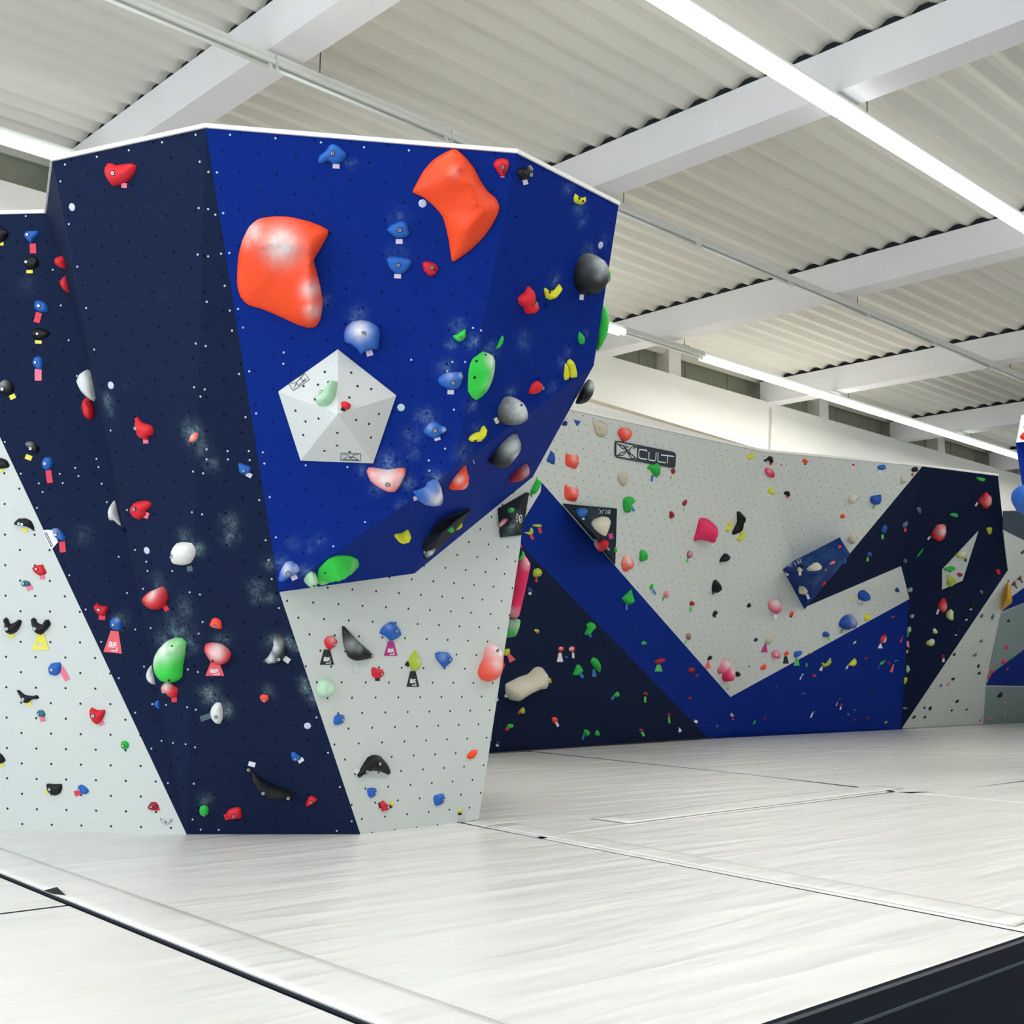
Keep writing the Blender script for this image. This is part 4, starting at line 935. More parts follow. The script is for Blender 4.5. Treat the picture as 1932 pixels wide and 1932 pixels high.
T_('D1', 'red', "722,310 745,275 800,262 845,275 858,315 845,360 815,410 785,415 755,370 730,340", 'red acorn hold at the top right of the blue face', bolts=[(795, 338)], holes=[(805, 378)], res=11, tags=[('pink', 800, 420, 34, 12)])
T_('D1', 'black', "925,360 945,345 990,345 1015,325 1035,318 1045,345 1035,400 1010,435 970,450 935,420 920,385", 'black horned hold at the top right of the blue face', bolts=[(1010, 397)], tags=[('white', 991, 465, 40, 42, -15)], chalk=[(1030, 340, 20, .8)])
T_('D1', 'yellow', "1402,600 1415,562 1450,592 1480,598 1505,588 1500,625 1475,655 1435,650 1405,630", 'yellow smile-shaped hold under the sloping top edge', holes=[(1430, 598), (1460, 622)])
T_('D1', 'black', "1405,1240 1430,1140 1480,1080 1540,1068 1600,1090 1640,1160 1640,1230 1610,1330 1550,1400 1490,1418 1430,1380 1402,1310", 'big black egg-shaped hold by the right edge of the tower', h=.5, res=15, bumpy=0, chalk=[(1530, 1140, 80, .8), (1500, 1210, 50, .5)], bolts=[(1582, 1258)], tags=[('white', 1469, 1440, 34, 46, 5)])
T_('D1', 'yellow', "1150,1370 1165,1360 1190,1385 1230,1385 1260,1350 1280,1330 1295,1350 1275,1395 1230,1450 1200,1463 1165,1445", 'yellow boomerang hold left of the black egg', holes=[(1172, 1390)])
T_('D1', 'red', "928,1450 950,1425 985,1400 1010,1350 1030,1350 1055,1400 1060,1445 1083,1500 1080,1550 1040,1582 990,1575 980,1530 940,1500", 'red wrinkled hold with a pointed top on the dark blue face', bolts=[(1047, 1483)], bumpy=.5, res=12)
T_('D4', 'blue', "170,900 190,840 225,780 270,765 320,800 335,835 300,865 255,885 215,915 180,915", 'blue chalky hold in the bottom left corner of the blue face', bolts=[(250, 838)], tags=[('lavender', 290, 887, 46, 32, -25)], chalk=[(230, 810, 45, .7), (310, 810, 30, .5)], res=12)
T_('D4', 'palegreen', "358,910 375,870 410,842 445,855 455,885 430,920 380,930", 'pale green skull-like hold left of the big green arch', chalk=[(420, 865, 35, .5)], holes=[(405, 893), (428, 890)], h=.5)
T_('D4', 'green', "457,880 470,820 540,750 610,725 700,728 752,755 755,805 680,840 600,870 530,910 485,937 460,920", 'big green arched slab at the bottom of the blue face', h=.3, res=15, style='facet', chalk=[(490, 900, 30, .4), (700, 770, 30, .3)], holes=[(500, 825), (570, 890)])
# pentagon volume and its holds
VG = wall_paint('volume_grey_paint', 'd3d6d3', 'd3d6d3', 0.55, scuff=0.1, chalkc='f2f2f2')
pent = volume('D2', "665,90 1195,510 985,1125 325,1100 122,475", [(662, 680, 0.26)], VG, 'large pale grey five-sided volume on the blue face', chalkpx=[(600, 620, 90, 1.0)],
    dots="545,298 785,305 483,415 843,428 967,454 768,532 278,651 1038,682 370,750 489,724 830,736 947,772 349,873 964,896 659,853 657,968 541,1017 771,1027 352,428")
decal_strokes('D2', [[(692, 1036), (870, 1042), (868, 1106), (690, 1102), (692, 1036)], [(710, 1050), (750, 1052), (790, 1095), (850, 1098), (820, 1078), (780, 1070)], [(850, 1050), (810, 1052), (765, 1095), (710, 1092), (745, 1072)]], 4, BLACKP, pent, 'logo_mark')
decal_strokes('D2', [[(215, 402), (362, 310), (405, 370), (258, 470), (215, 402)], [(240, 405), (285, 395), (300, 425), (375, 370)], [(355, 325), (330, 350), (290, 390), (265, 450)], [(320, 345), (345, 385), (370, 360)]], 4, BLACKP, pent, 'logo_mark')
T_('D2', 'palegreen', "465,560 480,530 540,500 575,460 590,410 625,380 660,395 655,460 640,530 600,590 550,612 490,608", 'pale green slug-shaped hold on the grey pentagon', bolts=[(543, 512)], holes=[(611, 421), (489, 575)], h=.5, res=13, chalk=[(520, 570, 50, .3)])
T_('D2', 'red', "690,580 710,567 740,580 775,600 770,635 735,645 700,620", 'small red hold at the tip of the grey pentagon', tags=[('black', 713, 638, 42, 34, 25)], h=.6)
# black kite volumes
VB = wall_paint('volume_black_paint', '20262c', '20262c', 0.5, scuff=0.5, chalkc='9fb3b3')
volume('D4', "1230,660 1270,570 1340,490 1420,440 1565,385 1510,490 1440,560 1300,700 1238,750", [(1370, 560, 0.10), (1480, 462, 0.08)], VB, 'long black pointed volume under the edge of the blue overhang',
    fans=[(0, 1, 9), (1, 2, 9), (2, 3, 9), (3, 10, 9), (3, 4, 10), (4, 5, 10), (5, 6, 10), (6, 9, 10), (6, 7, 9), (7, 8, 9), (8, 0, 9)], chalkpx=[(1470, 460, 40, 1.0), (1280, 690, 50, .8)], pickat=(1370, 560))
T_('D4', 'dgreen', "1390,515 1440,515 1455,545 1430,560 1400,540", 'small green hold on the long black volume', h=.5)
T_('D4', 'yellow', "1462,540 1480,512 1508,480 1512,505 1490,528", 'tiny yellow hold at the edge of the long black volume', h=.5)
T_('D4', 'grey', "1235,715 1260,680 1310,668 1316,690 1290,720 1250,735", 'grey chalky hold at the lower tip of the long black volume', h=.4, chalk=[(1285, 690, 25, .8)], tags=[('white', 1247, 690, 18, 36, 25)])
kite = volume('K', "100,535 385,372 405,375 333,800 125,825", [(250, 640, 0.12)], VB, 'black kite-shaped volume with a white swirl on the narrow grey strip', chalkpx=[(180, 720, 80, 1.1), (250, 680, 60, 1.0), (190, 580, 50, .5)])
decal_strokes('K', [[(300 + 8, 600), (312, 650), (325, 678), (340, 660), (343, 620), (332, 598), (318, 610), (316, 640), (326, 650), (331, 630)]], 9, WHITEP, kite, 'logo_mark', 0.004)
decal_strokes('K', [[(290, 588), (298, 600)], [(286, 618), (294, 632)], [(286, 650), (296, 664)]], 12, WHITEP, kite, 'logo_mark', 0.004)
T_('K', 'dgreen', "195,545 220,530 265,535 272,555 240,580 205,570", 'green hold on the black kite-shaped volume', chalk=[(230, 540, 20, .3)])
T_('K', 'rose', "112,720 120,680 160,635 205,640 170,690 130,720", 'pale pink leaf hold on the black kite-shaped volume', chalk=[(150, 680, 50, .5)])
T_('K', 'dgreen', "420,405 440,340 490,240 500,215 528,288 510,290 485,350 480,380 440,395", 'jagged green hold on the narrow grey strip above the kite', h=.4)
T_('K', 'lime', "372,585 385,530 410,528 412,550 395,560 400,580 380,590", 'faint green hold right of the kite-shaped volume', chalk=[(390, 560, 40, .5)])
# screws and large washers on the tower
def along(crop, a, b, n): return [(cv(crop, [(a[0] + (b[0] - a[0]) * i / (n - 1), a[1] + (b[1] - a[1]) * i / (n - 1))])[0]) for i in range(n)]
S = cv('C1', "1427,55 1183,110 940,168 707,216 475,272 1457,252 1520,326 1582,330 1449,590 1518,597 1570,638 1627,627 1442,929 1518,942 1612,922 1672,917 1508,1273 1639,1156 1676,1337 1692,1483 1736,1325 1772,1461 1428,1577 1500,1595 1743,1799 1817,1780 442,395 503,707 565,1017 629,1318 688,1621 385,1040 444,1300 501,1553 562,1813 188,648")
S += cv('C4', "209,133 541,158 872,188 1186,224 1513,246 303,1538 600,1720 598,1802 1530,1773 275,1876 349,1857")
S += cv('C2', "1493,134 1462,186 1416,118 1790,336 1868,309 1506,570 1660,584 1814,584 1916,593 1506,644 1662,645 1821,650 1408,733 1481,746 1890,941 807,433 704,640 719,701 742,822 779,956 927,1013 866,1354 927,1618 987,1885 1100,1874 1044,1587 1067,1390 1076,1457 985,1304 1244,1358 1257,1458 1383,1613 1458,1629 1477,1829 1449,1914 1474,1045 1400,1030 549,706 573,766 436,750 458,817 284,819 270,997 311,882 153,748 36,517 506,1489 625,1738 90,1010")
S += cv('C3', "738,236 867,500 986,752 1104,1013 1225,1265 1051,416 1178,957 1262,972 1354,982 1422,1004 1413,1270 1428,730 1212,695 1111,690 1365,712 1370,436 1443,455 1463,1604 1595,1606")
S += cv('D4', "36,323 82,615 104,760 126,898 179,1110 112,301 157,594 73,56 374,69 678,82 575,660 806,483 1272,34 1276,108")
S += cv('D3', "604,100 685,126 395,445 524,446 410,928 321,1323 155,1441 160,1546 343,540 606,1443 613,1465")
S += cv('G1', "48,50 43,283 31,512 26,741 18,961 11,1179 60,1240 764,559 834,773 906,982 977,1190 887,1248 668,101")
screws('P', S, tower, 0.0075)
screws('P', cv('C1', "525,583 808,1882") + cv('C2', "1070,1309") + cv('C4', "1612,633") + cv('D2', "1240,622") + cv('G1', "709,610") + cv('D1', "1632,1001"), tower, 0.026, 'washer')
# things on the hidden right flank of the tower that stick out past its edge
def flank(kind, crop, pts, depth, col, label, th, style='dome', chalk=(), h=.4, tags=()):
    """a volume bolted to the flank: its outline stands at the distance of the tower edge and runs back along the flank"""
    px = cv(crop, pts); n_ = -RC[:, 2] * -1; n_ = (RC @ np.array([0, 0, 1.0]))
    c0 = cv(crop, [(sum(p[0] for p in px) / 1, 0)])
    cx = sum(p[0] for p in px) / len(px); cy = sum(p[1] for p in px) / len(px)
    r_ = ray(cx, cy); r_ /= np.linalg.norm(r_); P_ = CAM + r_ * depth; m = frame(P_, -r_)
    o2 = loc2(px, m); O_ = spline(o2, 26) if style != 'poly' else o2
    mpp = depth / F_PX / CROPS[crop][2]
    ch = [(*loc2(cv(crop, [(c[0], c[1])]), m)[0], c[2] * mpp, c[3]) for c in chalk]
    me, hf = relief(label, O_, h * min(o2.max(0) - o2.min(0)), 12, 'facet' if style == 'poly' else style, 3, .05, ch, depth=th)
    o = link(kind, me, hold_mat(col)); o.matrix_world = m
    return o
dE = float(np.linalg.norm(gR[3] - CAM))
o = flank('climbing_volume', 'K', "305,1060 350,960 375,1000 430,1090 430,1130 380,1370 320,1620 290,1645 180,1600 200,1300 240,1060", dE + .25, 'pink', 'x', .3, 'flat', [(400, 1080, 50, .7), (255, 1600, 45, 1.0)], .12)
tag(o, 'tall hot pink volume sticking out behind the right edge of the grey face', 'climbing volume')
o = flank('climbing_volume', 'K', "160,1625 215,1635 332,1665 285,1825 120,1830", dE + .3, 'dgreen', 'x', .25, 'flat', [(260, 1700, 70, .6)], .12)
tag(o, 'green box volume directly below the hot pink one', 'climbing volume')
o = flank('climbing_hold', 'K', "305,1055 325,1010 350,962 374,990 355,1035 335,1055", dE + .2, 'green', 'x', .04, 'dome'); tag(o, 'green bar hold on top of the hot pink volume', 'climbing hold', GT)
o = flank('climbing_hold', 'K', "322,905 335,893 352,935 340,935", dE + .2, 'pink', 'x', .04, 'dome'); tag(o, 'tiny pink hold above the hot pink volume', 'climbing hold', GT)
dU = float(np.linalg.norm(V1120 - CAM))
o = flank('climbing_hold', 'D3', "1640,860 1700,700 1770,620 1815,640 1832,700 1815,780 1760,850 1690,872", dU + .35, 'black', 'x', .15, 'dome', [(1800, 690, 45, .9)], .6); tag(o, 'black ball hold sticking out past the right edge of the tower', 'climbing hold', GT)
o = flank('climbing_hold', 'D1', "1600,1900 1580,1700 1620,1500 1662,1500 1700,1580 1705,1660 1690,1750 1650,1840", dU + .3, 'green', 'x', .2, 'dome', (), .5); tag(o, 'large green hold bulging past the right edge of the tower', 'climbing hold', GT)
o = flank('climbing_hold', 'D1', "1660,1340 1670,1220 1705,1205 1722,1240 1712,1290 1690,1330", dU + .3, 'green', 'x', .15, 'dome', (), .5); tag(o, 'smaller green hold above the large one at the right edge of the tower', 'climbing hold', GT)
o = flank('climbing_hold', 'D3', "1500,1080 1530,1040 1560,1050 1558,1085 1530,1095", dU + .3, 'navy', 'x', .05, 'dome'); tag(o, 'tiny dark blue hold at the lower right edge of the tower', 'climbing hold', GT)
o = flank('climbing_hold', 'D4', "1750,1790 1740,1700 1765,1700 1774,1740 1768,1775", dE + .2, 'yellow', 'x', .05, 'dome'); tag(o, 'pale yellow hold at the right edge of the grey face near the gourd', 'climbing hold', GT)
# ---------------------------------------------------------------- far wall: sign, volumes, holds
def F_(*a, **k): k.setdefault('group', GF); k.setdefault('res', 7); return hold(*a, **k)
def B_(*a, **k): k.setdefault('group', GF); return blob(*a, **k)
def R_(*a, **k): k.setdefault('group', GR); return blob(*a, **k)
# sign board
hp = pick(*cv('G4', [(1045, 565)])[0]); sm = frame(*hp)
def s2d(s): return loc2(cv('G4', s), sm)
SIGN = plain('sign_board_paint', '27313c', 0.5)
sg = flat_part('wall_sign', s2d("768,465 775,448 800,443 1290,540 1312,548 1322,570 1316,672 1306,688 1290,687 790,595 770,580 768,560"), 0.0, 0.02, SIGN, None); sg.matrix_world = sm
tag(sg, 'dark rectangular sign with a white X emblem and lettering on the far wall', 'sign')
flat_part('emblem_plate', s2d("778,470 783,458 800,455 965,490 962,612 790,580 778,568"), 0.02, 0.022, plain('sign_light', 'ccd2d2', 0.5), sg)
EM = [s2d(s) for s in ("786,470 835,480 915,600 958,603 925,572 900,560 870,520", "785,572 835,570 925,490 960,497 930,508", "785,575 820,545 845,545 870,520 845,490", "800,475 830,508 845,515", "895,515 905,560", "855,478 870,500 890,490")]
strokes('emblem', EM, .017, .022, BLACKP, sg)
CU = [s2d(s) for s in ("1055,538 1050,525 985,518 980,585 995,600 1055,608", "1075,545 1072,605 1080,615 1125,622 1135,612 1140,548", "1158,550 1155,620 1162,630 1225,638", "1185,568 1300,582", "1245,575 1240,642")]
strokes('lettering', CU, .018, .02, WHITEP, sg)
F_('G4', 'coral', "795,375 812,335 855,318 905,335 912,375 850,455", 'coral kite-shaped hold standing on top of the dark lettered sign', h=.4, chalk=[(855, 335, 40, .4)])
F_('G4', 'bone', "573,255 640,260 700,290 712,340 690,395 655,415 605,390 578,330", 'large bone-coloured disc hold near the top left of the far wall', h=.15, n=26, holes=[(620, 325)])
F_('G4', 'dblue', "395,248 462,265 428,312", 'tiny dark blue triangular hold right of the tower edge', style='poly')
F_('G4', 'dblue', "188,530 222,560 228,600 222,660 195,655 148,625", 'dark blue triangular hold beside the lower edge of the blue tower', style='poly', tags=[('white', 190, 655, 40, 16, 20)])
F_('G4', 'coral', "322,565 345,562 435,585 438,640 415,698 325,665", 'upper coral cube-like hold on the far wall', style='facet', h=.35, chalk=[(385, 590, 40, .5)], tags=[('white', 435, 712, 14, 45, -30)])
F_('G4', 'coral', "316,848 350,860 435,880 432,960 405,997 318,970", 'lower coral cube-like hold on the far wall', style='facet', h=.35, chalk=[(385, 880, 40, .5)], tags=[('silver', 425, 1000, 14, 30, -30)])
F_('G4', 'bone', "800,745 850,725 890,760 885,820 855,855 815,840 800,800", 'bone-coloured round hold below the dark lettered sign', h=.25, tags=[('white', 808, 832, 25, 20, 30)])
F_('G4', 'dgreen', "1068,700 1075,670 1120,650 1155,638 1178,665 1175,730 1155,778 1120,750 1095,710", 'green leaf hold overlapping the lower edge of the sign', tags=[('blue', 1110, 785, 20, 60, 5)])
B_('G4', 'maroon', 1298, 716, 52, 55, 'dark red hold just under the right end of the sign', tags=[('palegreen', 1298, 775, 14, 45, -12)])
F_('G4', 'dgreen', "848,975 880,950 930,955 952,985 905,1020 910,1070 880,1097 855,1085 845,1030", 'green C-shaped hold on the left part of the far wall', tags=[('blue', 932, 1062, 24, 55, -38)])
B_('G4', 'maroon', 1404, 1008, 55, 60, 'dark red hold above and left of the pink fin hold', tags=[('palegreen', 1414, 1065, 14, 40, -18)])
B_('G4', 'maroon', 1289, 1117, 52, 58, 'dark red hold with chalk dust left of the pink fin hold', tags=[('palegreen', 1300, 1172, 14, 42, -18)])
F_('G4', 'pink', "1490,1130 1510,1107 1570,1130 1640,1170 1705,1235 1700,1300 1670,1372 1600,1352 1540,1345 1460,1368 1455,1340", 'large hot pink fin hold in the middle of the far grey field', h=.3, n=30, res=11, tags=[('white', 1660, 1388, 16, 35, -15)])
F_('I1', 'black', "220,805 250,800 272,830 270,880 250,930 215,1000 195,1040 170,1035 175,1005 205,950 225,900 222,850", 'long black sausage-shaped hold right of the pink fin', h=.5, n=22, tags=[('brown', 284, 875, 18, 24)])
F_('I1', 'yellow', "140,905 160,912 155,970 120,1005 102,995 130,950", 'small yellow hold just left of the long black sausage hold', tags=[('white', 148, 1010, 12, 22, -30)])
F_('I1', 'yellow', "262,1000 290,1010 285,1070 245,1105 222,1095 255,1040", 'small yellow hold just right of the long black sausage hold', tags=[('white', 290, 1115, 14, 26, -35)])
F_('G4', 'maroon', "1415,1450 1445,1438 1480,1465 1478,1500 1445,1512 1418,1485", 'dark red round hold below the pink fin hold', chalk=[(1450, 1470, 25, .5)], tags=[('green', 1430, 1532, 22, 42, 5)])
F_('I1', 'black', "38,1325 55,1280 90,1238 125,1245 100,1300 75,1318", 'black slanted bar hold below the pink fin', h=.6)
F_('G4', 'black', "1655,1790 1665,1730 1690,1706 1716,1750 1710,1790 1680,1820 1660,1822", 'black leaf hold above a dark red tag on the grey field', h=.5, tags=[('brown', 1668, 1832, 16, 22)])
F_('G4', 'dgreen', "975,1415 1020,1425 1060,1455 1078,1490 1060,1530 1010,1540 985,1520", 'green pebble hold right of the lower coral hold', tags=[('blue', 990, 1537, 20, 40, 15)], holes=[(1035, 1490)])
F_('G4', 'coral', "828,1560 850,1500 890,1483 925,1510 942,1560 940,1590 870,1637 845,1620", 'coral hold with white chalky top near the blue band', style='facet', chalk=[(885, 1510, 60, .8)], tags=[('white', 915, 1640, 16, 45, -25)])
B_('G4', 'dgreen', 1103, 1770, 58, 48, 'small green hold with blue tag above the spotted brown hold', tags=[('blue', 1132, 1822, 20, 52, -25)])
B_('G4', 'rose', 1238, 1843, 50, 60, 'small dusty pink hold with a green tag left of centre on the grey field', tags=[('green', 1212, 1880, 18, 36, 15)], chalk=[(1240, 1840, 30, .4)])
B_('G4', 'palegreen', 980, 1770, 30, 26, 'faint pale hold at the upper edge of the blue band')
B_('P', 'maroon', 1304, 1138, 12, 11, 'dark red hold on the grey field below the black leaf hold level', tags=[('green', 1303, 1150, 4, 9)])
F_('I1', 'yellow', "300,205 405,200 395,245 350,262 320,250", 'yellow basket hold near the top edge of the far wall', tags=[('white', 378, 275, 12, 24, -20)])
F_('I1', 'black', "498,265 530,250 550,228 580,225 600,255 595,295 570,300 550,265 510,282", 'black hook hold near the top edge of the far wall', tags=[('red', 572, 308, 26, 18)])
F_('I1', 'pink', "498,385 510,350 550,343 600,375 617,420 600,450 545,432", 'pink bean hold under the black hook hold', chalk=[(550, 365, 30, .4)], tags=[('white', 538, 460, 20, 48, 5)])
B_('I1', 'rose', 686, 313, 22, 20, 'tiny dusty pink hold right of the black hook hold')
F_('I1', 'yellow', "548,560 570,546 585,575 615,600 600,630 560,610 548,590", 'yellow peanut hold under the pink bean hold', tags=[('white', 545, 628, 30, 22, -35)])
B_('I1', 'orange', 932, 275, 58, 50, 'orange hold with black tag near the top edge', tags=[('black', 932, 306, 22, 14)])
B_('I1', 'black', 746, 613, 74, 50, 'black pebble hold with a red tag in the upper grey field', tags=[('red', 750, 647, 34, 20)])
B_('I1', 'pink', 1436, 315, 30, 28, 'tiny pink hold close to the top edge, left of the blue one', tags=[('white', 1436, 340, 28, 16)])
F_('I1', 'blue', "1680,345 1700,318 1765,315 1772,350 1740,368 1700,362", 'blue oval hold near the top edge of the grey field', tags=[('white', 1713, 393, 24, 48, 5)])
F_('I2', 'black', "695,260 720,240 755,238 770,262 750,292 700,288", 'shiny black hold at the top corner where grey meets navy', tags=[('red', 706, 322, 22, 34, 20)])
B_('I2', 'bone', 608, 375, 80, 80, 'bone-coloured hold below the shiny black corner hold', tags=[('white', 555, 455, 16, 30, 30)], chalk=[(600, 350, 40, .3)])
F_('I1', 'cream', "1380,670 1400,630 1450,612 1482,640 1475,670 1440,685 1425,715 1395,705", 'cream bent hold left of the blue cup hold', holes=[(1462, 652)])
F_('I1', 'dblue', "1605,675 1620,640 1680,630 1720,625 1727,650 1700,715 1660,732 1620,710", 'blue cup hold with green tag at the edge of the grey field', tags=[('green', 1646, 750, 22, 40, 5)])
B_('I1', 'orange', 1322, 848, 44, 52, 'orange hold with small black tag above the blue volume', tags=[('black', 1340, 855, 14, 18)])
B_('I1', 'bone', 1418, 1080, 95, 100, 'bone-coloured hold beside the corner of the blue volume', holes=[(1470, 1068)], h=.3)
# wedge volume with white marks at the blue band
VB2 = wall_paint('volume_ink_paint', '1c2a36', '1c2a36', 0.5, scuff=0.5, chalkc='7f9aa0')
wv = volume('G2', "778,338 1268,383 1252,893", [(1085, 640, 0.45)], VB2, 'black three-sided volume between the blue band and the grey field', pickat=(1150, 600), chalkpx=[(1000, 470, 120, .5)])
decal_strokes('G4', [[(620, 1065), (640, 1082), (640, 1098), (628, 1106)], [(672, 1072), (655, 1085), (640, 1090)], [(655, 1098), (652, 1112)], [(690, 1072), (686, 1112)], [(705, 1078), (728, 1080), (724, 1110), (698, 1108)], [(700, 1094), (724, 1096)]], 4.5, WHITEP, wv, 'logo_mark', 0.006)
F_('G2', 'blue', "905,395 960,385 1003,420 995,450 955,468 918,440", 'blue hold on the black three-sided volume', tags=[('white', 968, 478, 22, 14)])
F_('G2', 'cream', "1040,520 1060,485 1110,473 1165,490 1193,540 1190,590 1172,635 1120,610 1070,570", 'cream dome hold on the black three-sided volume', h=.4, n=24, tags=[('magenta', 1218, 635, 40, 50, -15)])
F_('G2', 'red', "1065,660 1100,665 1170,668 1200,700 1190,735 1145,775 1110,765 1085,720", 'red and grey hold at the lower edge of the black three-sided volume', chalk=[(1080, 690, 45, 1.0)], tags=[('silver', 1195, 748, 14, 40, -45)])
B_('G2', 'dgreen', 1258, 760, 20, 50, 'sliver of a green hold at the right edge of the black three-sided volume')
# blue faceted volume
VBL = wall_paint('volume_blue_paint', '0e2f78', '0e2f78', 0.45, scuff=1.2, chalkc='6fa0b0')
bv = volume('V', "105,990 1330,365 1540,700 615,1810", [(860, 1120, 0.85), (1440, 705, 0.55)], VBL, 'blue faceted volume at the corner between the grey field and the navy prow',
    fans=[(0, 1, 5, 4), (1, 2, 5), (2, 3, 4, 5), (3, 0, 4)], pickat=(700, 900), chalkpx=[(1200, 800, 260, 1.2), (500, 850, 300, .7), (900, 600, 300, .5)])
decal_strokes('V', [[(300, 930), (370, 960)], [(375, 895), (300, 965)], [(415, 880), (450, 935)], [(470, 845), (500, 900), (560, 870)], [(470, 845), (535, 820), (545, 855), (500, 880)]], 11, WHITEP, bv, 'logo_mark', 0.01)
F_('V', 'cream', "662,1010 740,940 830,880 920,890 975,960 975,1050 910,1110 820,1100 720,1060", 'cream teardrop hold on the upper face of the blue volume', h=.3, n=24, holes=[(850, 920)], tags=[('white', 825, 1140, 60, 80, 12)])
F_('V', 'cream', "495,1430 520,1340 600,1285 680,1310 715,1390 705,1460 640,1520 560,1510 510,1480", 'cream round hold on the lower face of the blue volume', h=.3, n=24, holes=[(612, 1375), (605, 1470)], tags=[('white', 690, 1560, 50, 110, -22)])
B_('V', 'orange', 1330, 565, 80, 80, 'coral hold near the upper corner of the blue volume', holes=[(1330, 565)])
B_('V', 'orange', 1040, 1015, 60, 60, 'coral knob at the ridge of the blue volume')
F_('V', 'red', "955,1335 980,1260 1045,1220 1058,1260 1030,1320 985,1345", 'red flake hold at the lower edge of the blue volume')
F_('V', 'black', "480,955 520,930 610,940 600,975 530,985", 'small black hold on the blue volume beside its white marks')
F_('V', 'cream', "470,1030 500,995 560,1000 585,1040 555,1060 500,1055", 'small cream hold with pale tag on the blue volume', tags=[('cream', 530, 1100, 55, 75)])
B_('V', 'rose', 235, 1075, 50, 60, 'small pink hold at the left corner of the blue volume', tags=[('white', 270, 1110, 70, 40, 30)])
B_('V', 'rose', 1190, 880, 100, 45, 'small pale pink hold on the ridge of the blue volume', ang=-20, tags=[('white', 1165, 895, 60, 26, -15)])
B_('V', 'dblue', 1410, 850, 170, 90, 'blue hold bulging from the right side of the blue volume', ang=-50)
# middle grey area below
F_('I3', 'pink', "335,320 350,280 420,262 480,270 508,300 510,370 492,420 462,432 400,390 350,345", 'pink heart hold whose top half is white with chalk', h=.4, n=22, chalk=[(440, 285, 75, 1.0)], tags=[('white', 455, 458, 28, 40)])
B_('I3', 'orange', 617, 427, 62, 55, 'square coral hold with black tag under the blue volume', tags=[('black', 616, 458, 26, 16)], lobes=.05)
F_('I3', 'bone', "315,680 340,640 400,640 432,690 400,740 350,730", 'bone-coloured hold above the magenta trapezoid tag', h=.2, holes=[(400, 698)], tags=[('magenta', 340, 778, 70, 96, 0, 't')])
F_('I3', 'rose', "388,815 400,790 450,800 500,835 508,870 490,893 430,880 395,850", 'pink striped hold with lips shape right of the magenta tag', tags=[('white', 402, 905, 24, 26, 15)], chalk=[(450, 840, 20, .7)])
F_('I3', 'orange', "540,850 560,820 585,815 590,840 565,862", 'coral hold on a black trapezoid tag', tags=[('black', 562, 905, 62, 78, 0, 't')])
F_('I3', 'orange', "298,1000 315,965 345,945 355,965 345,1000 320,1008", 'coral hold near the tip of the grey V', tags=[('black', 345, 995, 18, 18)])
F_('I3', 'blue', "645,860 650,825 690,812 728,815 720,840 690,870 655,880", 'blue hold above a green trapezoid tag on the V edge', tags=[('green', 675, 925, 62, 80, 0, 't')])
B_('I3', 'black', 182, 342, 52, 42, 'small black round hold left of the pink heart hold', bolts=[(188, 342)])
B_('I3', 'black', 245, 696, 56, 44, 'small black hold with red tag left of the bone hold', tags=[('red', 222, 710, 18, 22)], bolts=[(252, 696)])
B_('I3', 'black', 67, 1055, 50, 44, 'small black hold near the bottom of the grey V, right of the striped pink holds', tags=[('red', 85, 1068, 18, 16)], bolts=[(66, 1056)])
B_('I3', 'black', 181, 972, 20, 16, 'very tiny black hold inside the tip of the grey V')
F_('I3', 'dblue', "1275,215 1285,180 1320,170 1375,185 1420,220 1432,260 1415,292 1370,297 1310,275 1285,245", 'large blue egg hold lying on the grey arm', h=.45, n=24, res=10, tags=[('white', 1328, 300, 18, 26, 15)])
F_('I3', 'dblue', "1110,540 1125,490 1170,445 1230,432 1268,465 1262,530 1225,580 1170,588 1130,570", 'large blue egg hold tilted upward at the lower edge of the grey arm', h=.45, n=24, res=10, chalk=[(1215, 470, 50, .5)], tags=[('green', 1142, 605, 24, 45, 25)])
F_('I3', 'dblue', "930,615 950,603 1008,628 1008,660 985,670 932,655", 'blue block hold with green tag at the V edge', h=.5, tags=[('green', 1008, 688, 20, 40, -28)])
B_('I3', 'yellow', 1255, 278, 38, 38, 'small yellow hold left of the blue egg on the grey arm')
F_('I3', 'yellow', "1350,435 1380,430 1440,440 1435,475 1395,505 1365,480", 'yellow wedge hold at the lower edge of the grey arm', tags=[('white', 1372, 518, 16, 14, 40)])
F_('I3', 'navy', "1690,185 1712,152 1735,175 1725,205 1700,200", 'small navy hold near the tip of the grey arm', tags=[('palegreen', 1752, 205, 16, 60, -38)])
B_('I3', 'yellow', 815, 822, 40, 34, 'small yellow hold just above the V edge beside the blue one')
B_('I3', 'palegreen', 185, 558, 26, 24, 'faint small pale hold in the lower grey field')
B_('I3', 'cream', 965, 312, 20, 18, 'tiny pale hold under the tip of the blue volume')
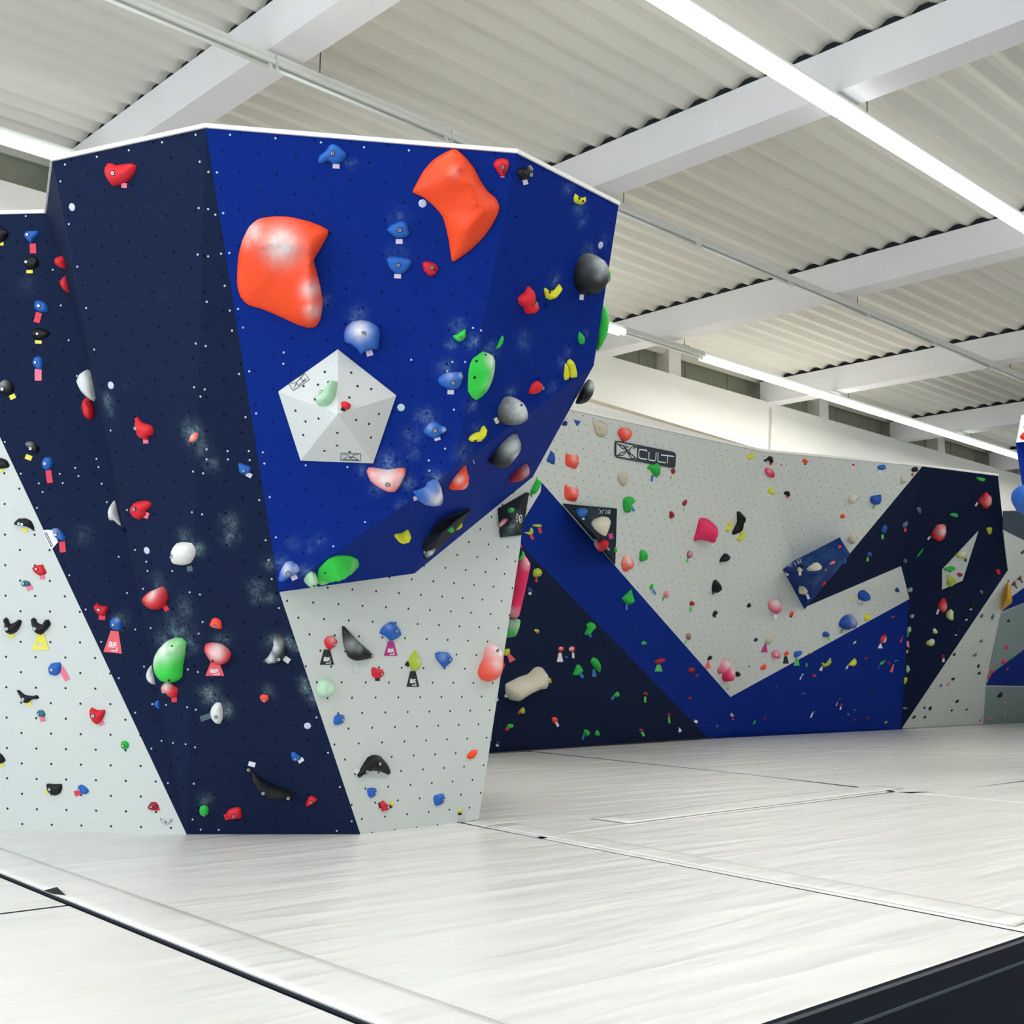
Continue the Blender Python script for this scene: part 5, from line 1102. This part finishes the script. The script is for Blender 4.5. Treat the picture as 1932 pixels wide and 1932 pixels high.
# blue right arm
B_('I3', 'red', 1672, 462, 44, 16, 'thin red hold high on the blue right arm', ang=-30)
F_('I3', 'red', "1515,700 1530,660 1570,642 1600,645 1608,690 1590,725 1550,730", 'red and white ring hold above a white trapezoid tag', chalk=[(1585, 710, 25, 1.2)], holes=[(1555, 693)], tags=[('white', 1535, 760, 62, 50, 0, 't')])
B_('I3', 'maroon', 1768, 670, 30, 30, 'dark red hold at the right edge of the blue arm', tags=[('red', 1756, 700, 20, 44, 8)])
B_('I3', 'palegreen', 1272, 725, 46, 12, 'pale green sliver hold on the blue arm', ang=-50)
F_('I3', 'lime', "935,930 975,945 1015,890 1030,885 1020,920 975,970 945,975", 'yellow-green forked hold on the blue arm', tags=[('white', 930, 995, 34, 46, 25, 't')])
F_('I3', 'yellow', "1210,955 1240,920 1275,888 1285,910 1275,950 1245,972", 'yellow half-moon hold on the blue arm', tags=[('white', 1197, 982, 16, 40, 28)])
B_('I3', 'maroon', 1392, 890, 36, 24, 'dark red hold in the middle of the blue right arm', ang=-30)
B_('I3', 'dgreen', 1560, 935, 90, 20, 'thin dark green bar hold low on the right arm', ang=-35, tags=[('teal', 1522, 985, 14, 26)])
B_('I3', 'grey', 1695, 915, 55, 18, 'grey branch-like hold above a coral trapezoid tag', tags=[('coral', 1660, 990, 50, 82, 22, 't')])
B_('I3', 'maroon', 1632, 940, 24, 36, 'small dark red hold left of the grey branch-like hold')
B_('I3', 'dgreen', 776, 960, 20, 44, 'small green hold on the blue band right of the green trapezoid tag')
B_('I3', 'red', 850, 1070, 58, 34, 'flat red oval hold below the yellow-green forked hold')
B_('I3', 'palegreen', 733, 1058, 30, 22, 'pale green hold with white tag left of the flat red oval', tags=[('white', 717, 1088, 14, 42, 18)])
B_('I3', 'maroon', 468, 1180, 20, 20, 'tiny red hold with long white tag on the lower blue area', tags=[('white', 445, 1190, 16, 38, 42)])
B_('I3', 'teal', 745, 1255, 46, 14, 'teal sliver hold in the lower blue area', ang=-40)
B_('I3', 'teal', 1118, 1310, 26, 20, 'teal hold with long white tag, upper of a pair', tags=[('white', 1090, 1352, 14, 56, 18)])
B_('I3', 'maroon', 1135, 1372, 34, 28, 'dark red hold with white tag, lower of a pair', tags=[('white', 1130, 1405, 14, 34, 15)])
B_('I3', 'grey', 852, 1445, 26, 14, 'small grey hold with a long slanted white tag', ang=-25, tags=[('white', 830, 1478, 14, 56, 25)])
B_('I3', 'teal', 1272, 1422, 38, 24, 'upper of two teal holds at the bottom of the blue arm')
B_('I3', 'teal', 1205, 1472, 44, 30, 'lower of two teal holds at the bottom of the blue arm')
B_('I3', 'maroon', 1275, 1525, 26, 22, 'dark hold close to the floor under the teal pair')
B_('I3', 'maroon', 1408, 1508, 32, 28, 'dark hold close to the floor right of the teal pair')
B_('I3', 'lime', 1595, 1552, 34, 30, 'small lime hold at the bottom right corner of the blue arm')
B_('I3', 'black', 1460, 1225, 50, 26, 'black hold low on the blue right arm')
B_('I3', 'maroon', 342, 1508, 30, 26, 'small dark red hold near the floor on the blue V')
B_('I3', 'dgreen', 235, 1555, 18, 50, 'thin green hold near the floor on the blue V', ang=25)
B_('I3', 'pink', 15, 1520, 26, 22, 'small hot pink hold near the floor at the V tip', tags=[('white', 10, 1480, 30, 14, 30)])
# blue left band and navy triangle
B_('G2', 'lime', 552, 540, 80, 30, 'yellow-green cap hold with red tag, right of a pair on the blue band', tags=[('red', 572, 582, 26, 48, -15)])
F_('G2', 'lime', "428,598 470,598 490,555 508,570 500,620 470,622", 'yellow-green winged hold with red tag, left of a pair on the blue band', tags=[('red', 497, 640, 26, 50, -28)])
F_('G2', 'lime', "508,965 525,935 560,928 583,945 570,990 535,1008 512,1000", 'yellow-green round hold with a red tag below the blue band', h=.4, tags=[('red', 540, 1030, 20, 46, 2)], holes=[(545, 970)])
B_('G2', 'navy', 482, 1125, 50, 50, 'dark hold with small white tag below the yellow-green round hold', tags=[('white', 482, 1157, 24, 22)])
F_('G2', 'dgreen', "1285,1195 1330,1160 1390,1125 1410,1122 1412,1160 1430,1210 1420,1245 1385,1258 1345,1245 1310,1220", 'big green leaf hold on the blue band', h=.35, tags=[('blue', 1363, 1280, 22, 55, 3)], res=9)
F_('G2', 'dgreen', "975,1525 1000,1480 995,1440 1030,1418 1066,1430 1065,1465 1030,1500 1000,1540", 'green key-shaped hold at the edge of the blue band', tags=[('blue', 1028, 1535, 20, 46, -22)])
B_('G2', 'lime', 535, 1493, 60, 34, 'yellow-green hold with red tag on the navy triangle', tags=[('red', 552, 1510, 26, 22, -20)], ang=15)
B_('G2', 'red', 765, 1665, 52, 50, 'red hold above a white trapezoid tag, left of a pair', tags=[('white', 755, 1740, 58, 82, 0, 't')], chalk=[(760, 1640, 20, .8)])
B_('G2', 'red', 862, 1665, 50, 58, 'red hold with narrow white tag, right of a pair', tags=[('white', 875, 1722, 20, 50, -3)], chalk=[(845, 1660, 22, .9)])
B_('G2', 'dblue', 815, 1738, 36, 24, 'tiny blue hold between the two red holds with white tags')
F_('G2', 'dgreen', "1035,1770 1055,1740 1090,1750 1115,1790 1120,1875 1085,1855 1045,1810", 'green leaf-shaped hold on the navy triangle', tags=[('blue', 1065, 1880, 44, 70, -3, 't')])
F_('G3', 'dgreen', "695,475 710,440 730,400 755,410 765,440 745,465 715,482", 'green hold with blue tag left of the green leaf-shaped one', tags=[('blue', 762, 482, 20, 38, -38)])
F_('G3', 'lime', "188,330 205,290 235,285 235,310 215,335", 'yellow-green hold by the tower edge above a coral tag', tags=[('coral', 243, 350, 48, 60, -30, 't')], at=(212, 318))
B_('G3', 'red', 188, 402, 30, 40, 'small red hold half hidden behind the tower edge', ang=-30)
F_('G3', 'cream', "205,545 230,530 310,490 370,470 410,430 445,415 475,425 487,465 480,530 450,575 400,580 330,615 260,660 235,655 208,620", 'large cream bone-shaped hold on the navy triangle', h=.35, n=36, res=14, holes=[(380, 528)], chalk=[(300, 520, 30, .3)], tags=[('white', 212, 630, 22, 20, 10)])
B_('G3', 'lime', 525, 517, 40, 40, 'yellow-green hold right of the cream bone-shaped hold', tags=[('red', 508, 530, 16, 20, 20)])
B_('G3', 'lime', 328, 738, 42, 44, 'yellow-green hold below the cream bone-shaped hold', tags=[('red', 305, 752, 16, 20, 20)])
B_('G3', 'dgreen', 242, 850, 44, 38, 'small green hold near the floor left of the red one', tags=[('red', 220, 868, 22, 28, 30)], ang=-30)
B_('G3', 'dgreen', 1018, 620, 40, 40, 'green hold with blue tag alone in the lower navy triangle', tags=[('blue', 990, 642, 20, 32, 35)])
B_('G3', 'maroon', 1222, 612, 46, 28, 'dark red hold with a green tag on the navy triangle', tags=[('green', 1225, 655, 16, 42)])
B_('G3', 'dgreen', 1210, 243, 46, 36, 'green hold with slanted blue tag on the blue band', tags=[('blue', 1180, 268, 20, 42, 38)])
F_('G3', 'maroon', "1290,380 1320,360 1372,355 1355,385 1310,400", 'dark red crown hold above a green trapezoid tag on the blue band', tags=[('green', 1323, 426, 58, 50, 0, 't')])
B_('G3', 'maroon', 1553, 440, 60, 50, 'dark red hold pair on the blue band beside the white edge, upper one')
B_('G3', 'maroon', 1600, 482, 32, 24, 'dark red hold pair on the blue band beside the white edge, lower one')
F_('G3', 'rose', "1750,440 1775,400 1805,352 1818,380 1800,430 1765,470", 'left one of the pink and grey striped holds in the V tip', chalk=[(1800, 385, 30, 1.0)], h=.5)
F_('G3', 'pink', "1785,495 1800,450 1835,400 1850,450 1835,510 1800,525", 'right one of the pink and grey striped holds in the V tip', chalk=[(1835, 430, 30, 1.0)], h=.5)
B_('G3', 'black', 1692, 352, 42, 40, 'black hold above a coral trapezoid tag near the V tip', tags=[('coral', 1682, 402, 38, 58, 0, 't')])
B_('G3', 'black', 1900, 470, 36, 34, 'small black round hold right of the pink striped pair', bolts=[(1902, 472)])
B_('G3', 'maroon', 1536, 193, 50, 52, 'dark red berry-like hold above the white edge of the blue band', tags=[('green', 1515, 235, 16, 32, 20)], chalk=[(1535, 190, 25, .3)])
B_('G3', 'black', 1730, 27, 44, 46, 'black hold with a tiny red tag in the lower grey field', tags=[('brown', 1734, 50, 18, 14)])
B_('G3', 'bone', 1828, 565, 40, 36, 'bone-coloured hold in the very tip of the grey V')
F_('G3', 'coral', "545,790 570,782 585,795 580,820 555,828 545,810", 'small coral hold with white tag near the floor on the navy triangle', tags=[('white', 582, 834, 18, 40, -30)])
B_('G3', 'dgreen', 798, 898, 46, 46, 'green hold with blue tag near the floor, left of a pair', tags=[('blue', 775, 925, 16, 46, 18)])
B_('G3', 'dgreen', 872, 900, 46, 44, 'green hold with blue tag near the floor, right of a pair', tags=[('blue', 848, 922, 18, 36, 38)])
B_('G3', 'maroon', 1190, 880, 40, 36, 'dark red hold with green tag near the floor on the navy triangle', tags=[('green', 1208, 905, 18, 40, -30)])
B_('G3', 'maroon', 1393, 768, 40, 30, 'dark red hold with upright green tag at the navy and blue border', tags=[('green', 1400, 805, 14, 46, -5)])
B_('G3', 'navy', 152, 972, 26, 26, 'tiny dark hold with white tag in the corner by the tower foot', tags=[('white', 147, 990, 20, 16, 25)])
B_('G3', 'maroon', 1548, 645, 30, 28, 'tiny dark red hold low on the blue band')
B_('G3', 'maroon', 1580, 808, 16, 16, 'tiny dark hold with white tag at the foot of the blue band', tags=[('white', 1596, 816, 24, 20, 25)])
B_('G3', 'black', 1462, 868, 26, 24, 'tiny black hold with white tag near the floor by the navy and blue border', tags=[('white', 1475, 878, 22, 30, -35)])
B_('G3', 'grey', 1855, 768, 26, 26, 'small grey hold at the foot of the blue V', chalk=[(1855, 768, 20, .8)])
B_('G3', 'silver' if False else 'grey', 1750, 850, 16, 22, 'tiny grey hook hold at the foot of the blue V')
# navy prow
F_('I2', 'dgreen', "1408,352 1440,350 1508,368 1495,392 1455,397 1430,380", 'green flat hold near the top of the navy prow', style='facet')
F_('I2', 'red', "1425,610 1455,570 1500,525 1518,512 1540,535 1575,570 1575,620 1530,660 1492,690 1470,660", 'large red blob hold near the top of the navy prow', h=.4, n=22, chalk=[(1540, 580, 45, .5)], tags=[('white', 1410, 648, 20, 44, 32)])
F_('I2', 'dgreen', "1118,755 1160,742 1208,755 1190,803 1165,780 1125,772", 'green flat hold in the middle of the navy prow', style='facet')
F_('I2', 'red', "905,990 935,930 975,875 1040,865 1072,880 1068,940 1030,985 940,1020", 'large red blob hold left of the white diamond', h=.4, n=22, chalk=[(1010, 900, 50, .8)], tags=[('white', 888, 1018, 20, 42, 35)])
F_('I2', 'lime', "1518,910 1550,900 1580,905 1578,945 1555,978 1530,965", 'yellow-green cup hold near the right edge of the navy prow', holes=[(1550, 930)])
B_('I2', 'dgreen', 792, 1182, 20, 120, 'thin green bar hold on the navy prow', ang=35)
F_('I2', 'dblue', "350,900 365,862 395,855 428,890 425,940 400,965 360,950", 'dark blue oval hold with green tag on the navy prow', tags=[('green', 378, 1005, 26, 50, -5)])
F_('I2', 'dblue', "193,1175 225,1152 260,1185 255,1215 215,1222 198,1200", 'lower dark blue hold with green tag on the navy prow', tags=[('green', 214, 1252, 24, 46, 2)])
B_('I2', 'slate', 778, 710, 50, 70, 'grey-blue hold on the upper navy prow')
B_('I2', 'slate', 618, 865, 70, 85, 'grey-blue hold with a red tag on the navy prow', tags=[('red', 628, 930, 28, 36)])
B_('I2', 'slate', 625, 1265, 44, 44, 'small grey-blue hold above the tip of the grey arm')
B_('I2', 'red', 1648, 1388, 56, 56, 'red hold with white tag at the right edge of the navy prow', tags=[('white', 1656, 1428, 24, 40, -5)])
B_('I4', 'slate', 465, 198, 60, 60, 'grey-blue hold beside the tip of the grey arm', chalk=[(465, 190, 30, .4)])
B_('I4', 'grey', 487, 497, 54, 50, 'grey hold beside the edge of the blue arm', chalk=[(495, 500, 25, .6)])
F_('I4', 'red', "778,390 800,330 845,290 870,310 890,380 885,420 850,455 810,440", 'red drop-shaped hold on the lower navy prow', h=.4, n=20, chalk=[(860, 370, 35, .4)], tags=[('white', 780, 448, 22, 60, 20)])
B_('I4', 'lime', 920, 482, 105, 105, 'big pale lime round hold under the red drop-shaped one', chalk=[(940, 450, 50, .7)], h=.5, res=8)
B_('I4', 'lime', 748, 670, 55, 65, 'small lime hold, middle of three on the lower navy prow', chalk=[(748, 650, 30, .8)])
B_('I4', 'lime', 700, 798, 95, 85, 'lime round hold, lowest of three on the lower navy prow', chalk=[(710, 760, 40, .9)], res=7)
B_('I4', 'palegreen', 455, 650, 44, 80, 'pale green hold on the edge of the blue arm')
B_('I4', 'dgreen', 437, 700, 30, 90, 'dark green hold on the edge of the blue arm', ang=10)
B_('I4', 'rose', 440, 818, 36, 80, 'pale pink hold on the edge of the blue arm', chalk=[(440, 818, 30, .5)])
B_('I4', 'yellow', 432, 902, 28, 36, 'tiny yellow hold on the edge of the blue arm')
B_('I4', 'palegreen', 438, 1102, 54, 78, 'pale yellow-green hold on the lower edge of the blue arm')
B_('I4', 'yellow', 410, 1230, 46, 74, 'bright yellow hold on the lower edge of the blue arm')
B_('I4', 'grey', 408, 1548, 50, 30, 'grey hold near the floor in the navy corner')
B_('I4', 'maroon', 838, 955, 44, 36, 'dark red hold with a white tag beside the grey wall', tags=[('white', 845, 1000, 26, 40, 3)])
B_('I4', 'slate', 1278, 222, 44, 40, 'dark slate hold near the upper right of the navy prow')
B_('I4', 'black', 1175, 380, 60, 60, 'upper black hold with a white tag along the navy edge', tags=[('white', 1158, 420, 28, 14, -20)])
B_('I4', 'black', 1110, 500, 50, 50, 'middle black hold with a white tag along the navy edge', tags=[('white', 1106, 538, 28, 14, -20)])
B_('I4', 'black', 1005, 660, 60, 60, 'lower black hold with a white tag along the navy edge', tags=[('white', 988, 712, 26, 12)])
B_('I4', 'black', 745, 960, 40, 50, 'black hold above the floor in the lower navy prow')
# white diamond
dia = volume('I2', "1428,938 1255,1480 1030,1580 1032,1360", [(1200, 1330, 0.05)], GREY, 'pale grey diamond-shaped panel volume on the navy prow', chalkpx=[(1100, 1430, 150, .6)])
B_('I2', 'lime', 1245, 1205, 110, 80, 'yellow-green hold on the upper part of the pale diamond', tags=[('black', 1290, 1262, 22, 30)], chalk=[(1275, 1160, 50, .9)], res=7)
B_('I2', 'dgreen', 1118, 1355, 120, 52, 'flat green hold on the pale diamond', tags=[('black', 1118, 1385, 26, 14)], res=7)
F_('I2', 'lime', "1080,1430 1110,1425 1175,1475 1180,1500 1110,1535 1075,1525 1090,1480", 'yellow-green wedge hold at the bottom of the pale diamond', chalk=[(1070, 1460, 30, .6)])
B_('I2', 'maroon', 1225, 1420, 52, 46, 'dark red ring hold on the pale diamond', chalk=[(1225, 1440, 15, 1.0)])
# right-hand grey wall
R_('I2', 'brown', 1912, 1170, 50, 50, 'brown hold cut by the right picture edge on the grey wall')
F_('I2', 'brown', "1835,1465 1870,1440 1890,1425 1905,1465 1880,1482", 'brown forked hold with a tag, upper of a pair', group=GR, tags=[('brown', 1903, 1492, 18, 44, -35)])
F_('I2', 'brown', "1785,1520 1815,1480 1838,1500 1835,1535 1800,1540", 'brown forked hold with a tag, lower of a pair', group=GR, tags=[('brown', 1842, 1552, 18, 44, -35)])
yv = volume('I4', "1570,118 1590,118 1622,300 1618,340 1500,432 1495,410", [(1575, 290, 0.25)], hold_mat('mustard'), 'tall yellow prism volume on the right-hand grey wall')
R_('I4', 'slate', 1580, 92, 34, 34, 'grey hold right on top of the tall yellow prism')
for c_, x, y, a, b_, l in (('slate', 1278, 487, 46, 60, 'slate round hold in the upper part of the right grey wall'), ('slate', 1402, 495, 50, 80, 'slate elongated hold beside the inner crease'),
        ('slate', 1268, 775, 50, 50, 'slate spoon-shaped hold in the middle of the right grey wall'), ('slate', 1195, 935, 66, 50, 'slate lumpy hold below the spoon-shaped one'), ('black', 965, 930, 44, 40, 'black hold touching the navy edge of the right grey wall'),
        ('black', 1240, 1060, 36, 60, 'black forked hold on the right grey wall'), ('black', 1245, 1145, 52, 40, 'black oval hold under the black forked one'), ('grey', 812, 1282, 44, 56, 'grey ring hold left of the coral tag'),
        ('black', 995, 1465, 54, 42, 'black oval hold low on the right grey wall'), ('black', 625, 1538, 38, 34, 'small black hold near the floor, left of a close pair'), ('black', 690, 1540, 50, 54, 'black square hold near the floor, right of a close pair'),
        ('black', 505, 1645, 54, 40, 'lowest left black hold by the floor of the right grey wall'), ('black', 630, 1645, 42, 38, 'black hold by the floor under the close pair'), ('black', 935, 1568, 36, 32, 'small black wedge hold near the floor'),
        ('black', 1105, 1560, 38, 24, 'thin black slanted hold near the floor'), ('black', 1580, 548, 40, 44, 'black knob hold on the darker grey panel'), ('pink', 1558, 842, 50, 66, 'hot pink hold above the olive leaf hold'),
        ('dgreen', 1620, 955, 40, 70, 'olive green leaf hold on the darker grey panel'), ('pink', 1525, 1005, 56, 76, 'hot pink round hold left of the olive leaf hold'), ('pink', 1392, 1122, 50, 56, 'hot pink hold at the tip of the blue band, upper of two'),
        ('pink', 1362, 1178, 40, 60, 'hot pink hold at the tip of the blue band, lower of two'), ('pink', 1572, 1097, 34, 34, 'hot pink hold on the lower blue band'), ('black', 1485, 1388, 62, 84, 'black shield hold under the lower blue band'),
        ('rose', 1540, 1488, 36, 44, 'pink hold below the black shield hold, upper of two'), ('rose', 1538, 1602, 40, 36, 'pink hold below the black shield hold, lower of two'), ('rose', 1262, 1675, 38, 44, 'left one of two pink holds by the floor'),
        ('rose', 1362, 1668, 42, 44, 'right one of two pink holds by the floor')):
    R_('I4', c_, x, y, a, b_, l, lobes=.1)
F_('I4', 'black', "920,1205 945,1190 980,1205 955,1230 935,1225", 'dark branch hold above a coral trapezoid tag on the right grey wall', group=GR, tags=[('coral', 893, 1262, 50, 62, 30, 't')])
# near boulder at the right picture edge
F_('I2', 'blue', "1788,575 1800,520 1850,470 1920,440 1990,450 2040,520 2040,620 1990,690 1920,700 1850,670 1800,620", 'big glossy blue ball hold cut by the right picture edge', h=.5, n=30, res=12, bumpy=0, at=(1960, 570), group='holds on the boulder at the right edge')
F_('P', 'red', "1924,824 1932,816 1942,818 1944,828 1930,830", 'small red hold on the white top of the right boulder', at=(1933, 822), group='holds on the boulder at the right edge')
dP = float(np.linalg.norm(R1902 - CAM)) * 1.0
o = flank('climbing_hold', 'I2', "1705,770 1725,800 1748,860 1740,930 1715,930 1700,850", dP, 'lime', 'x', .3); tag(o, 'lime hold sticking out past the right edge of the navy prow', 'climbing hold', GF)
o = flank('climbing_hold', 'I2', "1715,940 1740,930 1772,960 1775,1010 1755,1045 1722,1040", dP, 'teal', 'x', .3); tag(o, 'dark teal hold under the lime one past the edge of the navy prow', 'climbing hold', GF)

q1 = aty(1455, 768, 14.09); q2 = aty(1455, 790, 14.09); q3 = aty(1452, 858, 14.09)
o = MB().tube(q1, q2, 0.015, 6).tube(q2, q3, 0.015, 6).build('wall_cable', plain('cable_paint', 'c9c8ba', 0.6)); tag(o, 'thin pale cable running down the white back wall', 'cable')
